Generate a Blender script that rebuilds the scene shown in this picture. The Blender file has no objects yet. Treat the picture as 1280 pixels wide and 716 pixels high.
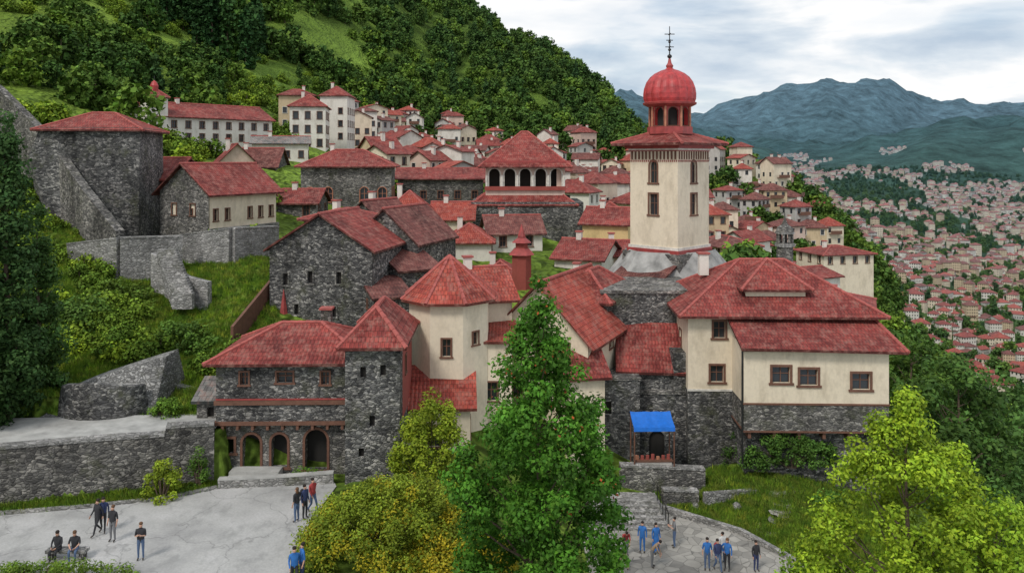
import bpy, math, random, time
import numpy as np
from mathutils import Vector, Matrix
random.seed(7); rng=np.random.default_rng(7)
T0=time.time()
CZ=18.0
def wx(px,Y): return (px-640)/1000.0*Y
def wz(py,Y): return CZ+(200-py)/1000.0*Y
S=bpy.context.scene
# ------------------------------------------------------------ materials
MATS={}
def newmat(name):
    m=bpy.data.materials.new(name); m.use_nodes=True
    nt=m.node_tree; nt.nodes.clear()
    out=nt.nodes.new('ShaderNodeOutputMaterial'); b=nt.nodes.new('ShaderNodeBsdfPrincipled')
    nt.links.new(b.outputs[0],out.inputs[0]); MATS[name]=m
    return m,nt,b
def ramp(nt,src,stops):
    r=nt.nodes.new('ShaderNodeValToRGB'); e=r.color_ramp.elements
    while len(e)<len(stops): e.new(0.5)
    for i,(p,c) in enumerate(stops):
        e[i].position=p; e[i].color=(c[0],c[1],c[2],1) if hasattr(c,'__len__') else (c,c,c,1)
    nt.links.new(src,r.inputs[0]); return r.outputs[0]
def mixc(nt,f,a,b,bt='MIX'):
    m=nt.nodes.new('ShaderNodeMix'); m.data_type='RGBA'; m.blend_type=bt
    for i,v in ((0,f),(6,a),(7,b)):
        if isinstance(v,bpy.types.NodeSocket): nt.links.new(v,m.inputs[i])
        elif i==0: m.inputs[0].default_value=v
        else: m.inputs[i].default_value=(v[0],v[1],v[2],1)
    return m.outputs[2]
def pos(nt,scale=(1,1,1)):
    g=nt.nodes.new('ShaderNodeNewGeometry'); mp=nt.nodes.new('ShaderNodeMapping')
    mp.inputs['Scale'].default_value=scale
    nt.links.new(g.outputs['Position'],mp.inputs[0]); return mp.outputs[0]
def haze_tint(nt,c,col=(.30,.40,.46),mx=.62):
    # paints distance haze into the base colour, stronger the farther a thing stands
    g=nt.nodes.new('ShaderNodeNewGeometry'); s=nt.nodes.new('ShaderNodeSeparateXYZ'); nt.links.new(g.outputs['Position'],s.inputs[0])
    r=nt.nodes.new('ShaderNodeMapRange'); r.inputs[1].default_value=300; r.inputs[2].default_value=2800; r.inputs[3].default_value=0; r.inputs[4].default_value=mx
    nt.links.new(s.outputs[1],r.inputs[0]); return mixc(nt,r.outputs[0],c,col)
def bump(nt,b,h,st,dist):
    n=nt.nodes.new('ShaderNodeBump'); n.inputs['Strength'].default_value=st; n.inputs['Distance'].default_value=dist
    nt.links.new(h,n.inputs['Height']); nt.links.new(n.outputs[0],b.inputs['Normal'])
def noise(nt,vec,sc,det=3,rough=.6):
    n=nt.nodes.new('ShaderNodeTexNoise'); n.inputs['Scale'].default_value=sc; n.inputs['Detail'].default_value=min(det,4)
    n.inputs['Roughness'].default_value=rough
    if vec is not None: nt.links.new(vec,n.inputs['Vector'])
    return n.outputs['Fac']
def stone(name,stops,mortar,sc=3.2,zs=1.7,stain=(.4,1.2),mw=.07):
    m,nt,b=newmat(name); p=pos(nt,(1,1,zs))
    nz=nt.nodes.new('ShaderNodeTexNoise'); nz.inputs['Scale'].default_value=1.6; nz.inputs['Detail'].default_value=3; nt.links.new(p,nz.inputs['Vector'])
    ad=nt.nodes.new('ShaderNodeVectorMath'); ad.operation='MULTIPLY_ADD'
    nt.links.new(nz.outputs['Color'],ad.inputs[0]); ad.inputs[1].default_value=(.7,.7,.5); nt.links.new(p,ad.inputs[2])
    v=nt.nodes.new('ShaderNodeTexVoronoi'); v.inputs['Scale'].default_value=sc; nt.links.new(ad.outputs[0],v.inputs['Vector'])
    e=nt.nodes.new('ShaderNodeTexVoronoi'); e.feature='DISTANCE_TO_EDGE'; e.inputs['Scale'].default_value=sc; nt.links.new(ad.outputs[0],e.inputs['Vector'])
    sp=nt.nodes.new('ShaderNodeSeparateColor'); nt.links.new(v.outputs['Color'],sp.inputs[0])
    col=ramp(nt,sp.outputs[0],stops)
    mk=ramp(nt,e.outputs['Distance'],[(0,0.0),(mw,1.0)])
    c=mixc(nt,mk,mortar,col)
    big=ramp(nt,noise(nt,pos(nt,(1,1,.4)),.45,4,.7),[(.34,stain[0]),(.66,stain[1])])
    c=mixc(nt,1.0,c,big,'MULTIPLY')
    moss=ramp(nt,noise(nt,pos(nt),.6,4,.75),[(.54,0.0),(.7,.65)])
    c=mixc(nt,moss,c,(.10,.105,.06))
    nt.links.new(c,b.inputs['Base Color']); b.inputs['Roughness'].default_value=.95; b.inputs['Specular IOR Level'].default_value=.2
    h=ramp(nt,e.outputs['Distance'],[(0,0.0),(.2,1.0)])
    bump(nt,b,h,.8,.06); return m
stone('stone_dark',[(0,(.06,.06,.062)),(.35,(.13,.128,.125)),(.7,(.225,.22,.21)),(1,(.44,.42,.39))],(.06,.059,.057),sc=4.3)
stone('stone_mid',[(0,(.09,.087,.084)),(.4,(.19,.182,.17)),(.75,(.29,.275,.25)),(1,(.48,.45,.41))],(.095,.09,.086),sc=4.0)
stone('stone_light',[(0,(.24,.235,.225)),(.5,(.36,.35,.335)),(1,(.54,.52,.5))],(.2,.195,.185),sc=3.6,stain=(.6,1.05))
stone('rubble',[(0,(.17,.17,.165)),(.5,(.30,.295,.285)),(1,(.48,.47,.45))],(.10,.10,.09),sc=4.4,zs=1.4,stain=(.6,1.05),mw=.1)
def plaster(name,c,dirty=.58):
    m,nt,b=newmat(name)
    d=tuple(x*dirty*f for x,f in zip(c,(1,.95,.88)))
    n1=ramp(nt,noise(nt,pos(nt,(1,1,.45)),.8,4,.72),[(.46,0.0),(.8,.85)])
    n2=ramp(nt,noise(nt,pos(nt,(1.3,1.3,.16)),1.6,3,.75),[(.58,0.0),(.85,.5)])
    k=mixc(nt,n1,c,d); k=mixc(nt,n2,k,d)
    k=mixc(nt,1,k,ramp(nt,noise(nt,pos(nt),5,3,.7),[(.3,.93),(.7,1.04)]),'MULTIPLY'); k=haze_tint(nt,k,(.36,.43,.47),.6)
    nt.links.new(k,b.inputs['Base Color']); b.inputs['Roughness'].default_value=.92
    return m
plaster('plaster_cream',(.74,.64,.49)); plaster('plaster_white',(.72,.68,.61)); plaster('plaster_ochre',(.60,.47,.30))
plaster('plaster_pink',(.62,.47,.39)); plaster('plaster_grey',(.48,.46,.43)); plaster('plaster_yellow',(.68,.52,.25)); plaster('plaster_red',(.31,.07,.055))
def roofm(name,a,bc,dk=.45,tile=(.24,.36)):
    m,nt,b=newmat(name); uv=nt.nodes.new('ShaderNodeUVMap'); uv.uv_map='UVMap'
    br=nt.nodes.new('ShaderNodeTexBrick'); nt.links.new(uv.outputs[0],br.inputs['Vector'])
    br.offset=.5; br.inputs['Scale'].default_value=1; br.inputs['Brick Width'].default_value=tile[0]; br.inputs['Row Height'].default_value=tile[1]
    br.inputs['Mortar Size'].default_value=.022; br.inputs['Mortar Smooth'].default_value=.6; br.inputs['Bias'].default_value=0
    br.inputs['Color1'].default_value=(*a,1); br.inputs['Color2'].default_value=(*bc,1); br.inputs['Mortar'].default_value=(a[0]*dk*.6,a[1]*dk*.7,a[2]*dk*.7,1)
    st=ramp(nt,noise(nt,pos(nt,(1,1,1)),.4,4,.75),[(.32,.45),(.5,.88),(.68,1.22)])
    c=mixc(nt,1.0,br.outputs[0],st,'MULTIPLY')
    fd=ramp(nt,noise(nt,pos(nt),1.6,4,.8),[(.48,0.0),(.7,.75)])
    c=mixc(nt,fd,c,(.31,.17,.135))
    gr=ramp(nt,noise(nt,pos(nt,(1.1,1.1,1.1)),2.6,4,.85),[(.55,0.0),(.72,.75)])
    c=mixc(nt,gr,c,(.10,.055,.05)); c=haze_tint(nt,c,(.34,.31,.34),.55)
    nt.links.new(c,b.inputs['Base Color']); b.inputs['Roughness'].default_value=.85; b.inputs['Specular IOR Level'].default_value=.3
    sx=nt.nodes.new('ShaderNodeSeparateXYZ'); nt.links.new(uv.outputs[0],sx.inputs[0])
    def M(op,x,y=None):
        q=nt.nodes.new('ShaderNodeMath'); q.operation=op
        for i,v in enumerate((x,y)):
            if v is None: continue
            if isinstance(v,(int,float)): q.inputs[i].default_value=v
            else: nt.links.new(v,q.inputs[i])
        return q.outputs[0]
    h=M('ADD',M('MULTIPLY',M('ABSOLUTE',M('SINE',M('MULTIPLY',sx.outputs[0],math.pi/tile[0]))),.6),M('SUBTRACT',1.0,M('FRACT',M('DIVIDE',sx.outputs[1],tile[1]))))
    bump(nt,b,h,.9,.08); return m
roofm('roof_red',(.37,.07,.056),(.25,.045,.04)); roofm('roof_bright',(.50,.095,.062),(.36,.058,.045)); roofm('roof_dull',(.25,.08,.066),(.17,.055,.048)); roofm('roof_grey',(.2,.19,.18),(.3,.29,.27),tile=(.4,.5))
def plain(name,c,r=.8,var=.25,sc=3,met=0,bm=.15):
    m,nt,b=newmat(name)
    k=ramp(nt,noise(nt,pos(nt),sc,4,.6),[(.3,tuple(x*(1-var) for x in c)),(.7,tuple(min(1,x*(1+var)) for x in c))])
    nt.links.new(k,b.inputs['Base Color']); b.inputs['Roughness'].default_value=r; b.inputs['Metallic'].default_value=met
    if bm: bump(nt,b,noise(nt,pos(nt),sc*6,2),bm,.03)
    return m
plain('tile_cap',(.36,.09,.075)); plain('wood_brown',(.15,.07,.045)); plain('wood_red',(.31,.05,.045),.55,.3,2); plain('dome_red',(.40,.04,.04),.5,.35,2)
plain('trim_white',(.62,.59,.53)); plain('metal_dark',(.05,.05,.05),.4,met=.8); plain('lead',(.29,.285,.27),.7,.45,1.0)
plain('tarp_blue',(.01,.15,.6),.45,.15); plain('dark_inside',(.02,.018,.016),1,0,bm=0); plain('bark',(.12,.085,.06),.95,.4,8,bm=.8)
plain('concrete',(.40,.395,.375),.9,.25,1.2); plain('terracotta',(.4,.17,.1))
m,nt,b=newmat('glass'); b.inputs['Base Color'].default_value=(.03,.035,.04,1); b.inputs['Roughness'].default_value=.15
# paving
m,nt,b=newmat('plaza_paving'); p=pos(nt)
c=ramp(nt,noise(nt,p,.28,4,.65),[(.3,(.31,.305,.30)),(.5,(.43,.425,.41)),(.7,(.52,.51,.50))])
c2=ramp(nt,noise(nt,p,9,3,.7),[(.3,.85),(.7,1.1)]); c=mixc(nt,1,c,c2,'MULTIPLY')
e=nt.nodes.new('ShaderNodeTexVoronoi'); e.feature='DISTANCE_TO_EDGE'; e.inputs['Scale'].default_value=.22
dv=nt.nodes.new('ShaderNodeTexNoise'); dv.inputs['Scale'].default_value=.7; dv.inputs['Detail'].default_value=4; nt.links.new(p,dv.inputs['Vector'])
ad=nt.nodes.new('ShaderNodeVectorMath'); ad.operation='MULTIPLY_ADD'; ad.inputs[1].default_value=(2.5,2.5,0); nt.links.new(dv.outputs['Color'],ad.inputs[0]); nt.links.new(p,ad.inputs[2]); nt.links.new(ad.outputs[0],e.inputs['Vector'])
mk=ramp(nt,e.outputs['Distance'],[(0,.66),(.012,1.0)]); c=mixc(nt,1,c,mk,'MULTIPLY')
st=ramp(nt,noise(nt,pos(nt,(1,.5,1)),.8,4,.7),[(.53,0.0),(.64,.4)]); c=mixc(nt,st,c,(.2,.2,.195))
nt.links.new(c,b.inputs['Base Color']); nt.links.new(ramp(nt,noise(nt,p,.5,3,.6),[(.35,.4),(.6,.85)]),b.inputs['Roughness'])
def paving(name,a,bb,sc):
    m,nt,b=newmat(name); p=pos(nt)
    e=nt.nodes.new('ShaderNodeTexVoronoi'); e.feature='DISTANCE_TO_EDGE'; e.inputs['Scale'].default_value=sc; nt.links.new(p,e.inputs['Vector'])
    v=nt.nodes.new('ShaderNodeTexVoronoi'); v.inputs['Scale'].default_value=sc; nt.links.new(p,v.inputs['Vector'])
    sp=nt.nodes.new('ShaderNodeSeparateColor'); nt.links.new(v.outputs['Color'],sp.inputs[0])
    c=ramp(nt,sp.outputs[0],[(0,a),(1,bb)])
    mk=ramp(nt,e.outputs['Distance'],[(0,0.0),(.035,1.0)])
    c=mixc(nt,mk,tuple(x*.6 for x in a),c)
    st=ramp(nt,noise(nt,p,.35,4,.7),[(.3,.6),(.65,1.1)]); c=mixc(nt,1,c,st,'MULTIPLY')
    nt.links.new(c,b.inputs['Base Color']); b.inputs['Roughness'].default_value=.8
    bump(nt,b,mk,.4,.02)
paving('flagstones',(.24,.23,.21),(.42,.40,.36),1.6)
# foliage
def foliage(name,inst=False,trans=.22):
    m,nt,b=newmat(name); out=[n for n in nt.nodes if n.type=='OUTPUT_MATERIAL'][0]
    at=nt.nodes.new('ShaderNodeAttribute'); at.attribute_name='Col'; c=at.outputs['Color']
    if inst:
        oi=nt.nodes.new('ShaderNodeObjectInfo')
        t=ramp(nt,oi.outputs['Random'],[(0,(.6,.7,.6)),(.35,(.9,.95,.8)),(.7,(1.3,1.25,.95)),(1,(1.9,1.7,.9))])
        c=mixc(nt,1,c,t,'MULTIPLY'); c=haze_tint(nt,c,(.06,.13,.14),.9)
        nt.links.new(c,b.inputs['Base Color']); b.inputs['Roughness'].default_value=.75; b.inputs['Specular IOR Level'].default_value=.1
        return
    nt.links.new(c,b.inputs['Base Color']); b.inputs['Roughness'].default_value=.6; b.inputs['Specular IOR Level'].default_value=.15
    tr=nt.nodes.new('ShaderNodeBsdfTranslucent'); nt.links.new(c,tr.inputs[0])
    mx=nt.nodes.new('ShaderNodeMixShader'); mx.inputs[0].default_value=trans
    nt.links.new(b.outputs[0],mx.inputs[1]); nt.links.new(tr.outputs[0],mx.inputs[2]); nt.links.new(mx.outputs[0],out.inputs[0])
foliage('leaves'); foliage('forest_leaves',True)
# ------------------------------------------------------------ mesh builder
class Part:
    def __init__(s,mat): s.v=[]; s.f=[]; s.uv=[]; s.mat=mat; s.smooth=False
    def face(s,pts,uv=None):
        i=len(s.v); s.v+= [tuple(p) for p in pts]; s.f.append(tuple(range(i,i+len(pts)))); s.uv.append(uv or [(0,0)]*len(pts))
    def mesh(s,v,f):
        i=len(s.v); s.v+=[tuple(p) for p in v]
        for q in f: s.f.append(tuple(k+i for k in q)); s.uv.append([(0,0)]*len(q))
BOXF=[(0,3,2,1),(4,5,6,7),(0,1,5,4),(1,2,6,5),(2,3,7,6),(3,0,4,7)]
class Bld:
    def __init__(s,name,loc=(0,0,0),rot=0): s.name=name; s.loc=loc; s.rot=rot; s.parts={}
    def p(s,n,mat):
        if n not in s.parts: s.parts[n]=Part(mat)
        return s.parts[n]
    def box(s,n,mat,x0,x1,y0,y1,z0,z1):
        s.p(n,mat).mesh([(x0,y0,z0),(x1,y0,z0),(x1,y1,z0),(x0,y1,z0),(x0,y0,z1),(x1,y0,z1),(x1,y1,z1),(x0,y1,z1)],BOXF)
    def prism(s,n,mat,k,r,z0,z1,cx=0,cy=0,r2=None,rot=0,cap=True):
        r2=r if r2 is None else r2; v=[];f=[]
        for z,rr in ((z0,r),(z1,r2)):
            for i in range(k):
                a=rot+2*math.pi*i/k; v.append((cx+rr*math.cos(a),cy+rr*math.sin(a),z))
        for i in range(k): j=(i+1)%k; f.append((i,j,k+j,k+i))
        if cap: f+= [tuple(range(k,2*k)),tuple(reversed(range(k)))]
        s.p(n,mat).mesh(v,f)
    def lathe(s,n,mat,prof,k=24,cx=0,cy=0,lobe=0,lobes=8):
        v=[];f=[]
        for r,z in prof:
            for i in range(k):
                a=2*math.pi*i/k; rr=r*(1-lobe+lobe*abs(math.cos(a*lobes/2)))
                v.append((cx+rr*math.cos(a),cy+rr*math.sin(a),z))
        for q in range(len(prof)-1):
            for i in range(k): j=(i+1)%k; f.append((q*k+i,q*k+j,(q+1)*k+j,(q+1)*k+i))
        s.p(n,mat).mesh(v,f)
    def tube(s,n,mat,a,b,r,r2=None,k=6):
        a=Vector(a);b=Vector(b);d=(b-a)
        if d.length<1e-5: return
        d.normalize(); u=d.orthogonal().normalized(); w=d.cross(u); r2=r if r2 is None else r2
        v=[];f=[]
        for c,rr in ((a,r),(b,r2)):
            for i in range(k):
                t=2*math.pi*i/k; v.append(c+u*rr*math.cos(t)+w*rr*math.sin(t))
        for i in range(k): j=(i+1)%k; f.append((i,j,k+j,k+i))
        f+=[tuple(range(k,2*k)),tuple(reversed(range(k)))]
        s.p(n,mat).mesh(v,f)
    def wall(s,n,mat,p0,p1,z0,z1,holes=(),rec=.22,frame=None,inside='glass',bars=True,fw=.1):
        L=math.hypot(p1[0]-p0[0],p1[1]-p0[1]); ux=(p1[0]-p0[0])/L; uy=(p1[1]-p0[1])/L; nx,ny=uy,-ux
        P=lambda u,z,o=0:(p0[0]+ux*u+nx*o,p0[1]+uy*u+ny*o,z)
        w=s.p(n,mat)
        hs=[h for h in holes if h[0]-h[2]/2>.05 and h[0]+h[2]/2<L-.05 and h[1]>z0+.02 and h[1]+h[3]<z1-.02]
        us=sorted({0,L}|{h[0]-h[2]/2 for h in hs}|{h[0]+h[2]/2 for h in hs}); zs=sorted({z0,z1}|{h[1] for h in hs}|{h[1]+h[3] for h in hs})
        for a,b in zip(us,us[1:]):
            for c,d in zip(zs,zs[1:]):
                um,zm=(a+b)/2,(c+d)/2
                if any(abs(um-h[0])<h[2]/2 and h[1]<zm<h[1]+h[3] for h in hs): continue
                w.face([P(a,c),P(b,c),P(b,d),P(a,d)])
        def ob(part,mt,u0,u1,c,d,o0,o1):
            s.p(part,mt).mesh([P(u0,c,o1),P(u1,c,o1),P(u1,c,o0),P(u0,c,o0),P(u0,d,o1),P(u1,d,o1),P(u1,d,o0),P(u0,d,o0)],BOXF)
        for h in hs:
            a,b,c,d=h[0]-h[2]/2,h[0]+h[2]/2,h[1],h[1]+h[3]
            w.face([P(a,c),P(a,c,-rec),P(a,d,-rec),P(a,d)]); w.face([P(b,c,-rec),P(b,c),P(b,d),P(b,d,-rec)])
            w.face([P(a,c),P(b,c),P(b,c,-rec),P(a,c,-rec)]); w.face([P(a,d,-rec),P(b,d,-rec),P(b,d),P(a,d)])
            s.p('windows' if inside=='glass' else 'openings',inside).face([P(a,c,-rec+.004),P(b,c,-rec+.004),P(b,d,-rec+.004),P(a,d,-rec+.004)])
            arch=len(h)>4 and h[4]
            if arch:
                r=h[2]/2; zc=d-r
                for sg in (-1,1):
                    arc=[(h[0]+sg*r*math.cos(t),zc+r*math.sin(t)) for t in np.linspace(0,math.pi/2,7)]
                    for q in range(6):
                        s.p(n,mat).face([P(h[0]+sg*r,d,.002),P(*arc[q],.002),P(*arc[q+1],.002)])
                        w.face([P(*arc[q],0),P(*arc[q],-rec),P(*arc[q+1],-rec),P(*arc[q+1],0)])
                if frame:
                    for q in range(12):
                        t0,t1=math.pi*q/12,math.pi*(q+1)/12
                        pts=[(h[0]+rr*math.cos(t),zc+rr*math.sin(t)) for rr,t in ((r,t0),(r+fw,t0),(r+fw,t1),(r,t1))]
                        vv=[P(*x,.05) for x in pts]+[P(*x,0) for x in pts]
                        s.p('window_frames',frame).mesh(vv,BOXF)
            if frame:
                top=d-h[2]/2 if arch else d
                ob('window_frames',frame,a-fw,a,c,top,0,.05); ob('window_frames',frame,b,b+fw,c,top,0,.05)
                ob('window_frames',frame,a-fw*1.6,b+fw*1.6,c-fw,c,0,.09)
                if not arch: ob('window_frames',frame,a-fw,b+fw,d,d+fw,0,.06)
            if bars and inside=='glass':
                fm=frame or 'trim_white'
                ob('window_bars',fm,h[0]-.03,h[0]+.03,c,d-(.05 if arch else 0),-rec+.01,-rec+.05)
                ob('window_bars',fm,a,b,c+h[3]*.55,c+h[3]*.55+.05,-rec+.012,-rec+.056)
                for x in (a,b-.05): ob('window_bars',fm,x,x+.05,c,d-(h[2]/2 if arch else 0),-rec+.014,-rec+.06)
    def slope(s,mat,pts,t=.16,n='roof'):
        P=[Vector(q) for q in pts]; u=(P[1]-P[0]).normalized(); nn=Vector((0,0,0))
        for i in range(1,len(P)-1): nn+=(P[i]-P[0]).cross(P[i+1]-P[0])
        nn.normalize(); v=nn.cross(u); off=random.random()*5
        r=s.p(n,mat); r.face(P,[((q-P[0]).dot(u)+off,(q-P[0]).dot(v)) for q in P])
        B=[q-Vector((0,0,t)) for q in P]; r.face(list(reversed(B)))
        for i in range(len(P)):
            j=(i+1)%len(P); r.face([P[j],P[i],B[i],B[j]])
    def cap(s,a,b,r=.13,mat='tile_cap'):
        a=Vector(a)+Vector((0,0,-.02)); b=Vector(b)+Vector((0,0,-.02)); L=(b-a).length; k=max(1,int(L/.45)) if L<25 else 20
        for i in range(k): s.tube('ridge_tiles',mat,a.lerp(b,i/k),a.lerp(b,(i+1)/k),r*1.1,r*.9,6)
    def roof(s,mat,x0,x1,y0,y1,ze,zr,kind='hip',ov=.5,walls=None,cap=True,t=.16):
        w=x1-x0; d=y1-y0; X0,X1,Y0,Y1=x0-ov,x1+ov,y0-ov,y1+ov; cx=(x0+x1)/2; cy=(y0+y1)/2
        C=s.cap if cap else (lambda *a,**k:None)
        if kind in('hip','pyr'):
            run=min(w,d)/2; sl=(zr-ze)/run; e=ze-ov*sl
            if kind=='pyr' or abs(w-d)<.1:
                A=(cx,cy,zr); c=[(X0,Y0,e),(X1,Y0,e),(X1,Y1,e),(X0,Y1,e)]
                for i in range(4): s.slope(mat,[c[i],c[(i+1)%4],A],t); C(c[i],A)
            else:
                if w>d: A,B=(x0+run,cy,zr),(x1-run,cy,zr); 
                else: A,B=(cx,y0+run,zr),(cx,y1-run,zr)
                c=[(X0,Y0,e),(X1,Y0,e),(X1,Y1,e),(X0,Y1,e)]
                if w>d:
                    s.slope(mat,[c[0],c[1],B,A],t); s.slope(mat,[c[1],c[2],B],t); s.slope(mat,[c[2],c[3],A,B],t); s.slope(mat,[c[3],c[0],A],t)
                    C(c[0],A);C(c[3],A);C(c[1],B);C(c[2],B)
                else:
                    s.slope(mat,[c[0],c[1],A],t); s.slope(mat,[c[1],c[2],B,A],t); s.slope(mat,[c[2],c[3],B],t); s.slope(mat,[c[3],c[0],A,B],t)
                    C(c[0],A);C(c[1],A);C(c[2],B);C(c[3],B)
                C(A,B)
        elif kind=='gx':
            sl=(zr-ze)/(d/2); e=ze-ov*sl
            s.slope(mat,[(X0,Y0,e),(X1,Y0,e),(X1,cy,zr),(X0,cy,zr)],t); s.slope(mat,[(X1,Y1,e),(X0,Y1,e),(X0,cy,zr),(X1,cy,zr)],t)
            C((X0,cy,zr),(X1,cy,zr))
            if walls:
                for x in (x0,x1): s.p('walls',walls).face([(x,y0,ze),(x,y1,ze),(x,cy,zr-.05)] if x==x1 else [(x,y1,ze),(x,y0,ze),(x,cy,zr-.05)])
        elif kind=='gy':
            sl=(zr-ze)/(w/2); e=ze-ov*sl
            s.slope(mat,[(X1,Y0,e),(X1,Y1,e),(cx,Y1,zr),(cx,Y0,zr)],t); s.slope(mat,[(X0,Y1,e),(X0,Y0,e),(cx,Y0,zr),(cx,Y1,zr)],t)
            C((cx,Y0,zr),(cx,Y1,zr))
            if walls:
                for y in (y0,y1): s.p('walls',walls).face([(x0,y,ze),(x1,y,ze),(cx,y,zr-.05)] if y==y0 else [(x1,y,ze),(x0,y,ze),(cx,y,zr-.05)])
        elif kind=='shed':
            sl=(zr-ze)/d; e=ze-ov*sl
            s.slope(mat,[(X0,Y0,e),(X1,Y0,e),(X1,y1,zr),(X0,y1,zr)],t)
            if walls:
                for x in (x0,x1): s.p('walls',walls).face([(x,y0,ze),(x,y1,ze),(x,y1,zr)])
                s.p('walls',walls).face([(x1,y1,ze),(x0,y1,ze),(x0,y1,zr),(x1,y1,zr)])
    def chimney(s,x,y,z0,z1,w=.6,mat='plaster_white'):
        s.box('chimney',mat,x-w/2,x+w/2,y-w/2,y+w/2,z0,z1); s.box('chimney_cap','tile_cap',x-w/2-.1,x+w/2+.1,y-w/2-.1,y+w/2+.1,z1,z1+.12)
    def finish(s,single=False):
        lz=s.loc[2]
        def mk(nm,parts):
            V=[];Fc=[];MI=[];UV=[];ml=[]
            for p in parts:
                o=len(V); V+=[(a,b,c-lz) for a,b,c in p.v]; Fc+=[tuple(i+o for i in q) for q in p.f]
                if p.mat not in ml: ml.append(p.mat)
                MI+=[ml.index(p.mat)]*len(p.f)
                for u in p.uv: UV+=list(u)
            me=bpy.data.meshes.new(nm); me.from_pydata(V,[],Fc)
            for q in ml: me.materials.append(MATS[q])
            me.polygons.foreach_set('material_index',MI)
            ul=me.uv_layers.new(name='UVMap'); ul.data.foreach_set('uv',np.array(UV,dtype=np.float32).ravel())
            me.update(); return bpy.data.objects.new(nm,me)
        if single:
            o=mk(s.name,list(s.parts.values())); o.location=s.loc; o.rotation_euler=(0,0,s.rot); S.collection.objects.link(o); return o
        e=bpy.data.objects.new(s.name,None); e.location=s.loc; e.rotation_euler=(0,0,s.rot); e.empty_display_size=.5; S.collection.objects.link(e)
        for n,p in s.parts.items():
            o=mk(n,[p]); S.collection.objects.link(o); o.parent=e
        return e
# ------------------------------------------------------------ noise & terrain
_tab=np.random.default_rng(3).random((256,256))
def vn(x,y):
    x=np.asarray(x,float); y=np.asarray(y,float); xi=np.floor(x).astype(int); yi=np.floor(y).astype(int); fx=x-xi; fy=y-yi
    fx=fx*fx*(3-2*fx); fy=fy*fy*(3-2*fy)
    g=lambda a,b:_tab[a%256,b%256]
    return (g(xi,yi)*(1-fx)+g(xi+1,yi)*fx)*(1-fy)+(g(xi,yi+1)*(1-fx)+g(xi+1,yi+1)*fx)*fy
def fbm(x,y,o=5):
    r=0;a=.5
    for i in range(o): r=r+a*(vn(x*2**i+17*i,y*2**i+31*i)-.5); a*=.5
    return r
CP=[]
def cz(px,Y,z): CP.append((px,Y,1000*z/Y))
def cy_(px,Y,py): CP.append((px,Y,18000/Y+200-py))
for px,z in ((-700,6),(-300,1),(100,0),(400,0),(640,-1),(900,-4),(1200,-6),(1700,-10),(2200,-14)): cz(px,14,z); cz(px,22,z)
for a in [(0,36,0),(0,41,0),(200,38,0),(200,43,0),(380,44,0),(380,38,0),(-200,41,0),(100,43.5,2.8),(0,43,2.8),(250,46.5,2.6),(-200,44,3.2),
          (30,52,4),(150,54,5),(250,54,3.8),(200,62,6.8),(320,62,7.5),(100,66,9.4),(40,70,11),(250,75,10.5),(20,80,15.6),(-80,60,10),(-300,45,6),(-400,80,26),(-700,60,30),(-700,130,90),
          (500,40,0),(640,40,-1),(640,32,-1),(700,36,-3),(560,46,0),(750,47,-4),(900,44,-4),(900,50,-4),(1000,42,-4),(820,36,-4),(950,36,-4.2),
          (430,52,2),(930,54,-3.2),(990,55,-3.2),(700,50,-3),(820,56,-3.8),(820,62,-3),(700,60,2),(560,60,4),(450,60,5),(420,75,8),(820,75,4),(700,75,6),(560,80,7),(900,75,0),(900,110,-1),(1000,65,-3.5),(1000,100,-4),
          (1100,58,-5),(1150,75,-13),(1100,45,-5),(1150,33,-5.5),(1250,60,-9),(1280,90,-24),(1500,60,-18),(1500,30,-8),(1150,120,-28),(1250,160,-52),(1700,90,-45),(2100,60,-30)]: cz(*a)
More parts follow.
